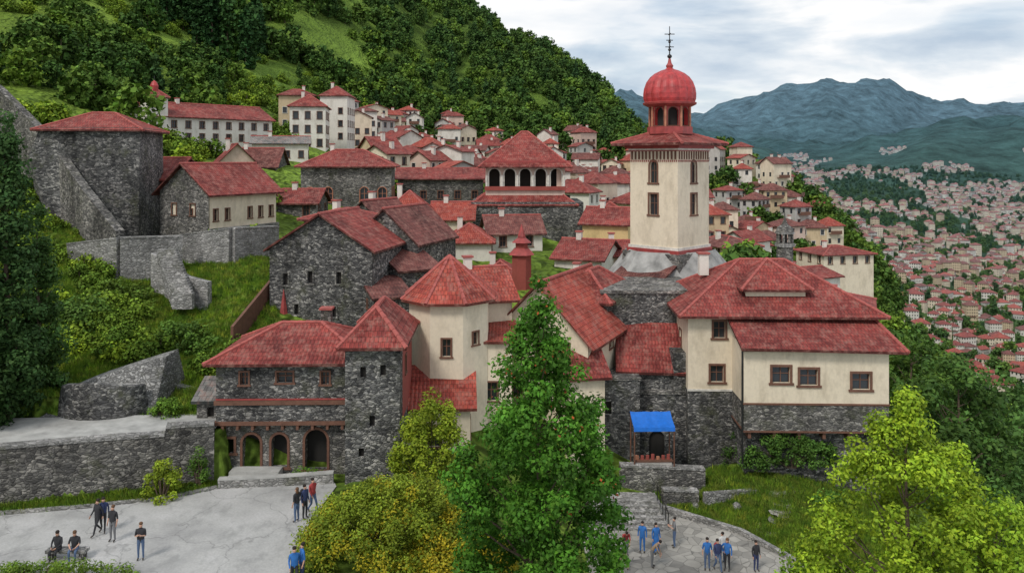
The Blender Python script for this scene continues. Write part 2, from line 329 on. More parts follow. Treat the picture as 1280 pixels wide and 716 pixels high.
for a in [(165,85,288),(100,95,190),(250,118,196),(250,138,190),(340,125,203),(60,125,110),(60,180,20),(50,250,-60),(0,400,-240),(-300,350,-330),(-700,300,-420),(-200,150,40),
          (250,170,110),(250,230,55),(250,330,-20),(200,500,-190),(400,140,195),(400,190,165),(400,240,120),(400,330,40),(400,520,-110),
          (430,105,262),(500,115,262),(550,200,222),(550,280,172),(550,370,110),(550,450,45),(580,540,8),(640,100,292),(680,480,68),(740,440,108),(790,400,170),(850,400,200),
          (700,180,245),(700,240,215),(730,300,185),(760,110,305),(760,160,275),(760,220,245),(850,150,290),(680,360,140),
          (900,180,300),(900,220,258),(900,270,212),(960,260,222),(1010,240,255),(1050,230,295),(1080,210,335),(1100,200,370),(1040,180,355),(960,190,305),(1150,200,440),
          (900,340,260),(960,340,300),(1020,320,360),(1060,300,420),(1100,300,470),(1180,300,520),(1280,300,530),(1500,300,530),(1900,200,520),
          (680,620,150),(740,620,200),(200,700,-60),(580,700,70),(0,700,-60),(-500,700,-100),(850,600,270),
          (1000,450,410),(1100,450,455),(1280,450,490),(1600,450,490),(1000,700,350),(1120,700,385),(1280,700,415),(1600,700,420),(800,1000,280),(1000,1000,295),(1120,1000,325),(1280,1000,352),(1600,1000,352),
          (1000,1500,255),(1120,1500,262),(1280,1500,285),(1600,1500,285),(800,1500,235),(1000,2200,212),(1150,2200,216),(1280,2200,228),(1600,2200,222),(800,2200,190),
          (800,3000,164),(950,3000,182),(1080,3200,178),(1180,3300,160),(1240,3300,142),(1320,3300,134),(1400,3300,120),(1600,3000,110),(1080,4000,184),(1180,4100,180),(1280,4100,172),(1600,4000,150),(950,4000,182),(400,1500,200),(400,3000,150),(-400,2000,100),(-400,5000,60),(300,5000,110),
          (700,5400,118),(755,5400,126),(800,5400,122),(870,5400,154),(930,5400,126),(1000,5400,110),(1060,5400,104),(1130,5400,122),(1200,5400,120),(1280,5400,124),(1400,5400,100),(1800,5400,70),(2200,5400,90),
          (700,8000,190),(1000,8000,190),(1280,8000,190),(1800,8000,180),(0,8000,180),(-700,8000,150),(2200,8000,180),(2200,1500,260)]: cy_(*a)
CP=np.array(CP); U=np.stack([CP[:,0]/300,1.5*np.log(CP[:,1])],1)
ker=lambda r:np.sqrt(r*r+.02)
D=np.linalg.norm(U[:,None]-U[None],axis=2); A=-ker(D)
n_=len(U); Pm=np.concatenate([np.ones((n_,1)),U],1)
K=np.block([[A+np.eye(n_)*.002,Pm],[Pm.T,np.zeros((3,3))]]); SOL=np.linalg.solve(K,np.concatenate([CP[:,2],np.zeros(3)]))
def smooth(a,b,x): t=np.clip((x-a)/(b-a),0,1); return t*t*(3-2*t)
yw=lambda X:41.9+np.minimum(X+26.8,10.1)*.31   # line of the fortress wall
def hgt(px,Y):
    px=np.atleast_1d(np.asarray(px,float)); Y=np.atleast_1d(np.asarray(Y,float)); px,Y=np.broadcast_arrays(px,Y); sh=px.shape
    px=px.ravel(); Y=Y.ravel(); u=np.stack([px/300,1.5*np.log(Y)],1); out=np.empty(len(px))
    for i in range(0,len(px),20000):
        q=u[i:i+20000]; d=np.linalg.norm(q[:,None]-U[None],axis=2)
        out[i:i+20000]=-ker(d)@SOL[:n_]+SOL[n_]+q@SOL[n_+1:]
    ly=np.log(Y)
    amp=8*smooth(150,400,Y)+15*smooth(1500,3200,Y)
    out=out+amp*fbm(px*.011,ly*5.5,6)*2
    rid=1-np.abs(fbm(px*.016+9,ly*7+3,5))*4
    out=out+12*smooth(2200,3600,Y)*(rid-.5)
    z=out*Y/1000
    X=(px-640)/1000*Y
    z=z+(.35*smooth(45,80,Y)+.12)*fbm(X*.35,Y*.35,3)*2
    def zone(x0,x1,y0,y1,zz,fe):
        w=smooth(x0-fe,x0,X)*(1-smooth(x1,x1+fe,X))*smooth(y0-fe,y0,Y)*(1-smooth(y1,y1+fe,Y))
        return z*(1-w)+(zz-.07)*w
    z=zone(-40,-9.4,20,np.where(X<-16.3,yw(X)-.35,46.2),0.0,.4)
    z=zone(-40,-16.4,yw(X)+.35,47.6,2.78,.35)
    z=zone(4.5,15.5,34,50.5,-4.0,1.0)
    return z.reshape(sh)
def ground(X,Y): return float(hgt(640+1000*X/Y,Y)[0])
PX=np.linspace(-800,2200,420); LY=np.concatenate([np.linspace(math.log(12),math.log(34),20,endpoint=False),np.linspace(math.log(34),math.log(60),110,endpoint=False),np.linspace(math.log(60),math.log(9000),300)])
GX,GL=np.meshgrid(PX,LY); GY=np.exp(GL); GZ=hgt(GX,GY); WXg=(GX-640)/1000*GY
nr,nc=GX.shape
V=np.stack([WXg.ravel(),GY.ravel(),GZ.ravel()],1)
ii=np.arange(nr*nc).reshape(nr,nc); Q=np.stack([ii[:-1,:-1],ii[:-1,1:],ii[1:,1:],ii[1:,:-1]],-1).reshape(-1,4)
def fastmesh(name,V,Q,col=None,mats=(),mi=None,smoothf=False):
    me=bpy.data.meshes.new(name); me.vertices.add(len(V)); me.vertices.foreach_set('co',np.asarray(V,np.float32).ravel())
    k=Q.shape[1]; me.loops.add(len(Q)*k); me.loops.foreach_set('vertex_index',np.asarray(Q,np.int32).ravel())
    me.polygons.add(len(Q)); me.polygons.foreach_set('loop_start',np.arange(0,len(Q)*k,k,dtype=np.int32))
    if mi is not None: me.polygons.foreach_set('material_index',np.asarray(mi,np.int32))
    if smoothf: me.polygons.foreach_set('use_smooth',np.ones(len(Q),bool))
    me.update(calc_edges=True)
    if col is not None:
        c=me.color_attributes.new('Col','FLOAT_COLOR','POINT'); c4=np.ones((len(V),4),np.float32); c4[:,:3]=col; c.data.foreach_set('color',c4.ravel())
    for m in mats: me.materials.append(MATS[m])
    return me
g1=np.array((.10,.17,.028)); g2=np.array((.17,.25,.035)); dk=np.array((.05,.10,.025)); far=np.array((.052,.112,.125)); vfar_haze=np.array((.095,.165,.21)); mid=np.array((.04,.085,.055))
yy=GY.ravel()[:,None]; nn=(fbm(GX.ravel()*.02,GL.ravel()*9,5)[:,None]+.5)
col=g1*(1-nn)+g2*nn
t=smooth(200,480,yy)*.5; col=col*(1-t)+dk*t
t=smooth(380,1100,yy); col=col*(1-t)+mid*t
t=smooth(1200,3400,yy); col=col*(1-t)+far*t  # bluish distance haze painted into the far ground colour
t=smooth(3500,5300,yy); col=col*(1-t)+vfar_haze*t  # paler painted haze on the last ridges
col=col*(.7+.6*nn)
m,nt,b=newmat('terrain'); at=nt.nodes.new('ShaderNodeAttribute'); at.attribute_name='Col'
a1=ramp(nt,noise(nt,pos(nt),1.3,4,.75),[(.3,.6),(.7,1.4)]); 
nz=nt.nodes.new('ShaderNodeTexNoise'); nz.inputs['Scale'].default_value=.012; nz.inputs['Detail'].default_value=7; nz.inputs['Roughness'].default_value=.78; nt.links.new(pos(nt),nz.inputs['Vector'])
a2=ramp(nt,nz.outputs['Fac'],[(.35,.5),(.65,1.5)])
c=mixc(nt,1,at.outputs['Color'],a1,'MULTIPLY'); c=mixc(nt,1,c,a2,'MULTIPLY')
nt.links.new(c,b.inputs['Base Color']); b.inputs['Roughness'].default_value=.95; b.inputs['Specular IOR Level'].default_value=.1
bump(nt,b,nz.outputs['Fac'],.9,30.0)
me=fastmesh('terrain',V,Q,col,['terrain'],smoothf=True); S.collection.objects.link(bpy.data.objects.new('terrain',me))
print('terrain',time.time()-T0)
# ------------------------------------------------------------ foliage
def leaves(C,R,n,size,base,var=.25,clvar=.35,alt=None,altp=0,up=.5,asp=.6,shell=.45):
    C=np.asarray(C,float); k=len(C); R=np.asarray(R,float)
    idx=np.repeat(np.arange(k),n); m=len(idx)
    d=rng.normal(size=(m,3)); d/=np.linalg.norm(d,axis=1)[:,None]
    rr=shell+(1-shell)*rng.random(m)**.7
    P=C[idx]+d*R[idx]*rr[:,None]*(.85+.3*rng.random((m,1)))
    nrm=d*.8+rng.normal(size=(m,3))*.5+np.array([0,0,up]); nrm/=np.linalg.norm(nrm,axis=1)[:,None]
    t=np.cross(nrm,rng.normal(size=(m,3))); t/=np.linalg.norm(t,axis=1)[:,None]; bb=np.cross(nrm,t)
    L=size*(.6+.8*rng.random((m,1)))
    V=np.stack([P-t*L*.5,P-bb*L*.5*asp+t*L*.05,P+t*L*.5-nrm*L*.12,P+bb*L*.5*asp+t*L*.05],1).reshape(-1,3)
    Q=np.arange(m*4).reshape(-1,4)
    base=np.array(base); cv=1+clvar*(rng.random((k,1))*2-1)
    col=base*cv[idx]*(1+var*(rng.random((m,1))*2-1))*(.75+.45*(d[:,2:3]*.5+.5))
    col=col*(1+np.array([.3,.06,-.1])*(rng.random((m,1))-.3))
    if alt is not None:
        ca=rng.random(k)<altp; s=ca[idx]&(rng.random(m)<.75); col[s]=np.array(alt)*(.7+.6*rng.random((s.sum(),1)))
    return V,Q,np.clip(np.repeat(col,4,axis=0),.004,1)
def crown_pts(n,h0,h1,Rf,jit=.12,inner=.35):
    pts=[]
    for i in range(n):
        while True:
            t=random.random()
            if random.random()<Rf(t)/Rf(.35)+.08: break
        z=h0+(h1-h0)*t; R=Rf(t); a=random.random()*2*math.pi
        q=(inner+(1-inner)*random.random()**.35) if random.random()<.8 else random.random()*.6
        w=1+jit*math.sin(a*3+t*9)+jit*.8*math.sin(a*5+t*17+1)
        pts.append((R*q*w*math.cos(a),R*q*w*math.sin(a),z+random.uniform(-.1,.1)*(h1-h0)*.2))
    return pts
def tree(name,X,Y,z,h0,h1,R,Rf,nc,cr,nl,ls,base,tr=.2,alt=None,altp=0,nlimb=16,clz=.75,matn='leaves',up=.5,clvar=.35,asp=.6):
    C=crown_pts(nc,h0,h1-cr*.4,lambda t:max(.05,R*Rf(t)-cr*.5))
    C=np.array(C); rad=np.stack([cr*(.7+.6*rng.random(nc))]*3,1); rad[:,2]*=clz
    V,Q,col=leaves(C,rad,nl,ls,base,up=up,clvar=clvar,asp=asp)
    if alt is not None:
        s=(rng.random(nc)<altp)&(C[:,2]>h0+(h1-h0)*.45); CA=C[s]*np.array([1.04,1.04,1.0]); 
        if len(CA):
            V2,Q2,c2=leaves(CA,rad[s]*1.0,max(4,nl//12),ls*.7,alt,clvar=.2,shell=.8); Q2=Q2+len(V); V=np.vstack([V,V2]); Q=np.vstack([Q,Q2]); col=np.vstack([col,c2])
    e=bpy.data.objects.new(name,None); e.location=(X,Y,z); S.collection.objects.link(e)
    o=bpy.data.objects.new('crown',fastmesh('crown',V,Q,col,[matn])); S.collection.objects.link(o); o.parent=e
    b=Bld('t'); top=h0+(h1-h0)*.8; k=8
    f=lambda q:(math.sin(q*5)*.03*R,math.cos(q*4)*.02*R,top*q)
    for i in range(k):
        q=i/k; q2=(i+1)/k
        b.tube('trunk','bark',f(q),f(q2),tr*(1-.85*q),tr*(1-.85*q2),9)
    for c in C[:nlimb]:
        zb=max(h0*.6,c[2]-math.hypot(c[0],c[1])*.7)*.95; q=min(zb/top,.95)
        st=Vector(f(q)); en=Vector(c); md=st.lerp(en,.5)+Vector((0,0,-.05*R))
        b.tube('trunk','bark',st,md,tr*.35*(1-.6*q),tr*.22*(1-.6*q),5); b.tube('trunk','bark',md,en,tr*.22*(1-.6*q),.012,5)
    p=b.parts['trunk']; me=bpy.data.meshes.new('trunk'); me.from_pydata(p.v,[],p.f); me.materials.append(MATS['bark']); o=bpy.data.objects.new('trunk_and_limbs',me); S.collection.objects.link(o); o.parent=e
    return e
def bush(name,X,Y,z,rx,ry,h,nc,cr,nl,ls,base,alt=None,altp=0,matn='leaves'):
    C=[]
    for i in range(nc):
        a=random.random()*6.283; q=math.sqrt(random.random()); zz=h*(math.sqrt(max(0,1-q*q))*(.72+.28*random.random()))-cr*.5
        if random.random()<.2: zz*=random.random()
        C.append((rx*.93*q*math.cos(a),ry*.93*q*math.sin(a),max(.1,zz)))
    C=np.array(C); rad=np.stack([cr*(.7+.6*rng.random(nc))]*3,1)
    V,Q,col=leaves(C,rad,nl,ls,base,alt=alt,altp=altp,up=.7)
    e=bpy.data.objects.new(name,None); e.location=(X,Y,z); S.collection.objects.link(e)
    o=bpy.data.objects.new('foliage',fastmesh('foliage',V,Q,col,[matn])); S.collection.objects.link(o); o.parent=e
    b=Bld('t')
    for c in C[:14]: b.tube('stems','bark',(c[0]*.1,c[1]*.1,-.2),(c[0]*.8,c[1]*.8,c[2]),.05,.015,5)
    p=b.parts['stems']; me=bpy.data.meshes.new('stems'); me.from_pydata(p.v,[],p.f); me.materials.append(MATS['bark']); o=bpy.data.objects.new('stems',me); S.collection.objects.link(o); o.parent=e
    return e
def scatter(name,pts,scl,rot,idx,coll):
    me=bpy.data.meshes.new(name); me.vertices.add(len(pts)); me.vertices.foreach_set('co',np.asarray(pts,np.float32).ravel())
    for nm,ty,dat in (('scl','FLOAT',scl),('rot','FLOAT',rot),('idx','INT',idx)):
        a=me.attributes.new(nm,ty,'POINT'); a.data.foreach_set('value',np.asarray(dat,np.int32 if ty=='INT' else np.float32))
    ob=bpy.data.objects.new(name,me); S.collection.objects.link(ob)
    ng=bpy.data.node_groups.new(name+'_nodes','GeometryNodeTree')
    ng.interface.new_socket('Geometry',in_out='INPUT',socket_type='NodeSocketGeometry'); ng.interface.new_socket('Geometry',in_out='OUTPUT',socket_type='NodeSocketGeometry')
    gi=ng.nodes.new('NodeGroupInput'); go=ng.nodes.new('NodeGroupOutput'); ci=ng.nodes.new('GeometryNodeCollectionInfo')
    ci.inputs['Collection'].default_value=coll; ci.inputs['Separate Children'].default_value=True; ci.inputs['Reset Children'].default_value=True
    ip=ng.nodes.new('GeometryNodeInstanceOnPoints'); ip.inputs['Pick Instance'].default_value=True
    def na(n,t):
        q=ng.nodes.new('GeometryNodeInputNamedAttribute'); q.data_type=t; q.inputs['Name'].default_value=n; return q.outputs['Attribute']
    cx=ng.nodes.new('ShaderNodeCombineXYZ'); ng.links.new(na('rot','FLOAT'),cx.inputs[2])
    L=ng.links.new
    L(gi.outputs[0],ip.inputs['Points']); L(ci.outputs[0],ip.inputs['Instance']); L(na('idx','INT'),ip.inputs['Instance Index'])
    L(cx.outputs[0],ip.inputs['Rotation']); L(na('scl','FLOAT'),ip.inputs['Scale']); L(ip.outputs[0],go.inputs[0])
    md=ob.modifiers.new('instances','NODES'); md.node_group=ng; return ob
def src_tree(nm,h,R,Rf,nc,cr,nl,ls,base,h0=.8,mat='forest_leaves'):
    C=np.array(crown_pts(nc,h0,h-cr*.4,lambda t:max(.05,R*Rf(t)-cr*.4))); rad=np.stack([cr*(.7+.6*rng.random(nc))]*3,1)
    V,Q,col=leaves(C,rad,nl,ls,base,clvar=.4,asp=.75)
    b=Bld('t'); b.tube('a','bark',(0,0,-1),(0,0,h*.7),.25,.08,6); p=b.parts['a']
    tv=np.array(p.v); tq=np.array([f for f in p.f if len(f)==4])
    mi=np.concatenate([np.zeros(len(Q)),np.ones(len(tq))]); Q=np.vstack([Q,tq+len(V)]); V=np.vstack([V,tv]); col=np.vstack([col,np.full((len(tv),3),.1)])
    return bpy.data.objects.new(nm,fastmesh(nm,V,Q,col,[mat,'bark'],mi))
Rround=lambda t:math.sqrt(max(.02,1-(abs(t-.42)/.6)**2.2)); Rcone=lambda t:(1-t)**.8*(.5+.5*min(1,t*6))+.02; Rcol=lambda t:min(1,(1-t)*2.5)**.6*min(1,.5+t*3)+.02
def Rog(t):
    return (.72+.28*math.sin(math.pi/2*min(1,t/.32))) if t<.32 else max(.03,(1-((t-.32)/.68)**1.7))*.97+.03
FC=bpy.data.collections.new('forest_sources')
for i in range(4): FC.objects.link(src_tree('forest_a%d'%i,9+i,4.2+.3*i,Rround,50,1.5,18,1.25,(.065,.125,.03)))
FC.objects.link(src_tree('forest_b0',12,2.9,Rcone,50,1.1,18,1.0,(.04,.085,.03)))
FC.objects.link(src_tree('forest_b1',15,1.6,Rcol,60,.8,22,.8,(.035,.085,.03)))
SC=bpy.data.collections.new('shrub_sources')
for i in range(3): SC.objects.link(src_tree('shrub_%d'%i,2.4,1.8,Rround,26,.75,34,.38,(.11,.18,.026),h0=.1))
def grassclump(nm,n=50,h=.35,r=.3,base=(.08,.15,.025)):
    V=[];Q=[];c=[]
    for i in range(n):
        a=random.random()*6.28; d=r*math.sqrt(random.random()); x,y=d*math.cos(a),d*math.sin(a); w=.02; hh=h*(.5+.7*random.random()); lx,ly=random.uniform(-.15,.15),random.uniform(-.15,.15); b=random.random()*3.14
        k=len(V); V+=[(x-w*math.cos(b),y-w*math.sin(b),0),(x+w*math.cos(b),y+w*math.sin(b),0),(x+lx+.004,y+ly,hh),(x+lx-.004,y+ly,hh)]; Q.append((k,k+1,k+2,k+3))
        f=random.uniform(.7,1.3); c+=[tuple(q*f for q in base)]*4
    return bpy.data.objects.new(nm,fastmesh(nm,np.array(V),np.array(Q),np.array(c),['forest_leaves']))
GC=bpy.data.collections.new('grass_sources')
for i in range(3): GC.objects.link(grassclump('grass_%d'%i,base=((.12,.22,.03),(.15,.25,.035),(.2,.25,.05))[i]))
# ------------------------------------------------------------ buildings
CENT=[]
def frame(name,pL,YL,pR,YR,zb):
    x0,x1=wx(pL,YL),wx(pR,YR); w=math.hypot(x1-x0,YR-YL); r=math.atan2(YR-YL,x1-x0)
    b=Bld(name,(x0,YL,zb),r); b.w=w; return b
def addc(b,d):
    c,s=math.cos(b.rot),math.sin(b.rot); CENT.append((b.loc[0]+c*b.w/2-s*d/2,b.loc[1]+s*b.w/2+c*d/2,max(b.w,d)/2))
def house(name,pL,YL,pR,YR,d,pb,pe,pr,kind='hip',wm='plaster_white',rm='roof_red',ov=.45,ww=.8,wh=1.2,sp=2.4,fl=2.9,frame_m='wood_brown',base=None,arch=False,chim=True,single=False,drop=4,fin=True,holes=True):
    zb=wz(pb,YL); ze=wz(pe,YL); zr=wz(pr,YL+d/2) if kind!='shed' else wz(pr,YL+d)
    zr=max(zr,ze+.25*(min(d,9) if kind!='shed' else d)/2)
    b=frame(name,pL,YL,pR,YR,zb); w=b.w; addc(b,d)
    def H(L):
        hs=[]
        if not holes: return hs
        z=zb+1.0
        while z+wh<ze-.3:
            k=max(1,int((L-.6)/sp))
            for i in range(k):
                if random.random()<.92: hs.append((L*(i+.5)/k,z,ww,wh,arch))
            z+=fl
        return hs
    for p0,p1,L in (((0,0),(w,0),w),((w,0),(w,d),d),((w,d),(0,d),w),((0,d),(0,0),d)):
        b.wall('walls',wm,p0,p1,zb-drop,ze,H(L) if p0!=(w,d) else (),frame=frame_m,bars=YL<125)
    b.roof(rm,0,w,0,d,ze,zr,kind,ov,walls=wm,cap=YL<160)
    if chim: b.chimney(w*.3,d*.5,zr-1.0,zr+.7,.55)
    b.zb,b.ze,b.zr,b.d=zb,ze,zr,d
    if fin: b.finish(single)
    return b
# gatehouse
b=Bld('stone_gatehouse',(wx(270,45.6),45.6,0),0.02); w=7.35
hs=[(1.6,5.2,.45,.7),(3.9,5.3,.9,.6),(6.2,5.2,.45,.7)]
b.wall('walls','stone_dark',(0,0),(w,0),3.05,6.7,hs,frame='wood_brown')
b.wall('lower_walls','stone_mid',(0,.35),(w,.35),-.5,3.05,[(1.9,.25,1.0,2.0,True),(3.5,.35,.9,1.9,True),(5.6,.2,1.25,2.3,True),(.7,1.2,.4,.8)],rec=.6,inside='dark_inside',frame='terracotta',fw=.14)
b.wall('walls','stone_dark',(0,6),(0,0),-.5,6.7,[(3,4,.6,.9)],frame='wood_brown'); b.wall('walls','stone_dark',(w,0),(w,6),-.5,6.7); b.wall('walls','stone_dark',(w,6),(0,6),-.5,6.7)
b.box('timber_band','wood_brown',-.1,w,-.13,.3,2.9,3.1); b.box('timber_band','wood_brown',-.1,w,-.1,-.002,4.05,4.3)
for i in range(9): b.box('timber_brackets','wood_brown',.3+i*.85,.45+i*.85,-.08,.34,2.62,2.9)
b.box('balcony_strip','wood_red',.0,w,-.07,-.003,4.32,4.4)
b.roof('roof_red',0,w+1,0,6,6.75,8.15,'hip',.55)
for i in range(16): b.box('rafter_ends','wood_brown',-.2+i*.47,-.1+i*.47,-.5,0,6.36,6.5)
b.chimney(5.4,4.2,7.2,8.7,.6,'stone_mid')
x0=wx(430,44.3)-b.loc[0]; y0=44.3-45.6; x1=x0+3.05; y1=y0+6.2
b.wall('walls','stone_dark',(x0,y0),(x1,y0),-.5,8.0,[(1.0,5.9,.32,.6),(2.1,6.0,.32,.6),(1.5,3.2,.3,.6),(.9,1.5,.3,.5)],frame=None,inside='dark_inside')
b.wall('side_wall_red','plaster_red',(x1,y0+1.2),(x1,y1),3.2,8.0,[(1.5,5.5,.6,1.0)],frame='wood_brown')
b.wall('walls','stone_dark',(x1,y0),(x1,y0+1.2),-.5,8.0); b.wall('walls','stone_dark',(x1,y0+1.2),(x1,y1),-.5,3.2)
b.wall('walls','stone_dark',(x0,y1),(x0,y0),-.5,8.0); b.wall('walls','stone_dark',(x1,y1),(x0,y1),-.5,8.0)
b.roof('roof_bright',x0,x1,y0,y1,8.05,9.6,'hip',.4)
b.w=w; addc(b,6); b.finish()
b=Bld('stone_lean_to',(wx(246,47),47,2.6),.02)
b.wall('walls','stone_mid',(0,0),(1.5,0),1,4.0,[(.8,2.9,.4,.6)],inside='dark_inside'); b.wall('walls','stone_mid',(0,2),(0,0),1,4.0); b.roof('roof_grey',0,1.5,0,2,4.0,4.8,'shed',.25,walls='stone_mid'); b.finish()
def ribbon_wall(name,pts,th,mat,coping='concrete',cop=.12):
    b=Bld(name)
    for (xa,ya,ba,ta),(xb,yb,bb,tb) in zip(pts,pts[1:]):
        d=Vector((xb-xa,yb-ya,0)); d.normalize(); n=Vector((d.y,-d.x,0))*th/2
        def q(z0a,z0b,z1a,z1b,part,mt,s=1):
            A=Vector((xa,ya,0));B=Vector((xb,yb,0)); v=[]
            for za,zc in ((z0a,z0b),(z1a,z1b)):
                for P,z,sg in ((A,za,1),(B,zc,1),(B,zc,-1),(A,za,-1)): v.append((P.x+n.x*sg*s,P.y+n.y*sg*s,z))
            b.p(part,mt).mesh(v,BOXF)
        q(ba,bb,ta,tb,'masonry',mat)
        if coping: q(ta,tb,ta+cop,tb+cop,'coping',coping,1.12)
    return b.finish()
W2=lambda X:(X,float(yw(X)))
ribbon_wall('fortress_wall',[(-44,W2(-44)[1],-1,3.1),(-26.8,41.9,-.5,2.95),(-22,W2(-22)[1],-.5,2.9),(-19.2,W2(-19.2)[1],-.5,2.8),(-19.1,W2(-19.1)[1],-.5,3.25),(-16.75,W2(-16.75)[1],-.5,3.15)],.6,'stone_mid','stone_light',.15)
def sheet(name,poly,z,mat,h=.0):
    b=Bld(name,(0,0,0)); p=b.p('a',mat)
    p.face([(x,y,z) for x,y in poly])
    return b.finish(True)
sheet('terrace_gravel',[(-44,W2(-44)[1]+.3),(-26.8,42.2),(-16.8,45.3),(-16.9,48),(-27,47.2),(-44,46)],2.84,'concrete')
sheet('plaza_pavement',[(-34,22),(-9.9,22),(-9.7,36),(-9.9,42),(-9.7,44.2),(-10.5,46),(-15.9,46),(-16.2,43.8),(-18.5,42.4),(-22,41.4),(-26,40.6),(-34,39.2)],0.0,'plaza_paving')
ribbon_wall('kerb',[(-34,39.3,-.1,.14),(-26,40.7,-.1,.14),(-22,41.5,-.1,.14),(-18.5,42.5,-.1,.14),(-16.2,43.9,-.1,.14)],.25,'stone_light',None)
ribbon_wall('low_stone_wall',[(wx(275,44.2),44.0,-.1,.45),(wx(340,44.3),44.3,-.1,.45),(wx(418,44.9),44.7,-.1,.55)],.35,'stone_light','concrete',.08)
b=Bld('entrance_steps',(wx(318,45.2),45.05,0))
for i in range(3): b.box('steps','concrete',-1.4,1.4,-.6+.3*i,.9,-.05+.16*i,.11+.16*i)
b.finish()
sheet('plaza_pavement',[(3.8,34),(16,34),(15.5,43.5),(13.4,47),(9,50.2),(3.6,50.2)],-3.98,'flagstones')
ribbon_wall('kerb',[(15.6,34,-4.3,-3.75),(15.6,43.5,-4.3,-3.75),(13.5,47.1,-4.2,-3.7),(9.1,50.4,-4.2,-3.6)],.3,'stone_light',None)
# stone steps coming down to the lower plaza, with railing
b=Bld('stone_stairs',(4.4,47.6,-4),-.05)
for i in range(6): b.box('steps','stone_light',0+.12*i,5.0-.1*i,.42*i,3.4,-4.02,-3.84+.15*i)
for j in (0.05,4.9):
    for i in range(5): b.tube('railing','metal_dark',(j if j<1 else j-.1*i,.2+.5*i,-3.8+.17*i),(j if j<1 else j-.1*i,.2+.5*i,-2.95+.17*i),.025)
    b.tube('railing','metal_dark',(j,.1,-2.98),(j-.4 if j>1 else j,2.4,-2.2),.03)
b.finish()
def mound(name,X,Y,z,rx,ry,h,mat,fl=.9):
    k=40;m=12;V=[];Q=[]
    for j in range(m+1):
        ph=math.pi/2*j/m
        for i in range(k):
            a=2*math.pi*i/k; f=1+.12*float(fbm(math.cos(a)*2+5+X,math.sin(a)*2+j*.3,3))*2
            V.append((rx*math.cos(ph)*math.cos(a)*f,ry*math.cos(ph)*math.sin(a)*f,h*math.sin(ph)**fl*f-.5))
    for j in range(m):
        for i in range(k): q=(i+1)%k; Q.append((j*k+i,j*k+q,(j+1)*k+q,(j+1)*k+i))
    me=bpy.data.meshes.new(name); me.from_pydata(V,[],Q); me.materials.append(MATS[mat]); o=bpy.data.objects.new(name,me); o.location=(X,Y,z); S.collection.objects.link(o)
# sloping stone embankment (battered retaining walls climbing the slope)
b=Bld('stone_embankment')
ed=[(52,47.9,490),(80,48.1,474),(110,48.3,463),(145,48.6,452),(178,49.0,442),(200,49.2,436)]
n=len(ed); V=[];Fq=[]
for i,(p,Y,t) in enumerate(ed):
    X=wx(p,Y); V+=[(X+.0,Y-1.1,2.2),(X,Y+.9,wz(t+14,Y)),(X+.2,Y+2.2,wz(t,Y+2.2)),(X+.2,Y+3.6,wz(t,Y+3.6)-2.5)]
for i in range(n-1):
    for j in range(3): a=i*4+j; Fq.append((a,a+4,a+5,a+1))
b.p('batter','rubble').mesh(V,Fq); X=wx(200,49.2); b.p('batter','rubble').face([V[-4],V[-3],V[-2],V[-1]]) ; b.finish()
b=Bld('stone_revetment',(wx(125,48),48.6,2.6)); V=[];Fq=[];k=20
for j,(rr,z) in enumerate(((2.75,2.2),(2.6,3.6),(2.45,4.9),(2.2,4.95))):
    for i in range(k+1):
        a=math.pi+math.pi*i/k; V.append((rr*math.cos(a),rr*.75*math.sin(a),z-(.0 if j<2 else .5*abs(math.cos(a))**2)))
for j in range(3):
    for i in range(k): a=j*(k+1)+i; Fq.append((a,a+1,a+k+2,a+k+1))
b.p('masonry','stone_dark').mesh(V,Fq); b.p('fill','stone_light').face([V[3*(k+1)+i] for i in range(k+1)]); b.finish()
ribbon_wall('retaining_wall',[(wx(180,50),50,2.5,wz(470,50)),(wx(215,51.5),51.5,2.5,wz(478,51.5)),(wx(262,51),51,2.5,wz(490,51))],.5,'stone_light',None)
# stone tower house
b=house('stone_tower_house',337,61,465,59.5,7.5,410,308,262,'gy','stone_dark','roof_red',ov=.35,holes=False,chim=False,fin=False,drop=5)
w=b.w; b.parts.pop('walls')
z0=b.zb-5
b.wall('walls','stone_dark',(0,0),(w,0),z0,b.ze,[(1.3,8.5,.4,.9),(3.3,8.7,.4,.9),(5.6,8.7,.4,.9),(2.2,6.3,.35,.8),(5.2,6.2,.35,.8),(1.2,5.0,.7,1.4,True)],inside='dark_inside',frame='stone_mid',fw=.12)
b.wall('walls','stone_dark',(w,0),(w,7.5),z0,b.ze); b.wall('walls','stone_dark',(w,7.5),(0,7.5),z0,b.ze); b.wall('walls','stone_dark',(0,7.5),(0,0),z0,b.ze)
for y in (0,7.5): b.p('walls','stone_dark').face([(0,y,b.ze),(w,y,b.ze),(w/2,y,b.zr-.05)])
b.box('door','wood_red',.85,1.55,-.06,-.01,4.9,6.2); b.prism('pinnacle','wood_red',6,.35,6.2,8.2,1.2,-.1,r2=.02)
b.finish()
house('stone_gable_house',440,68,522,66,8,370,300,256,'gy','stone_dark','roof_dull',ov=.25,ww=.4,wh=.8,sp=2.4,frame_m=None,chim=False)
house('stone_outbuilding',500,62,552,64,6,400,338,300,'shed','stone_dark','roof_dull',ov=.2,holes=False,chim=False,drop=6)
house('stone_outbuilding',468,57,515,58,5,410,372,345,'shed','stone_dark','roof_dull',ov=.2,ww=.4,wh=.6,chim=False,drop=6)
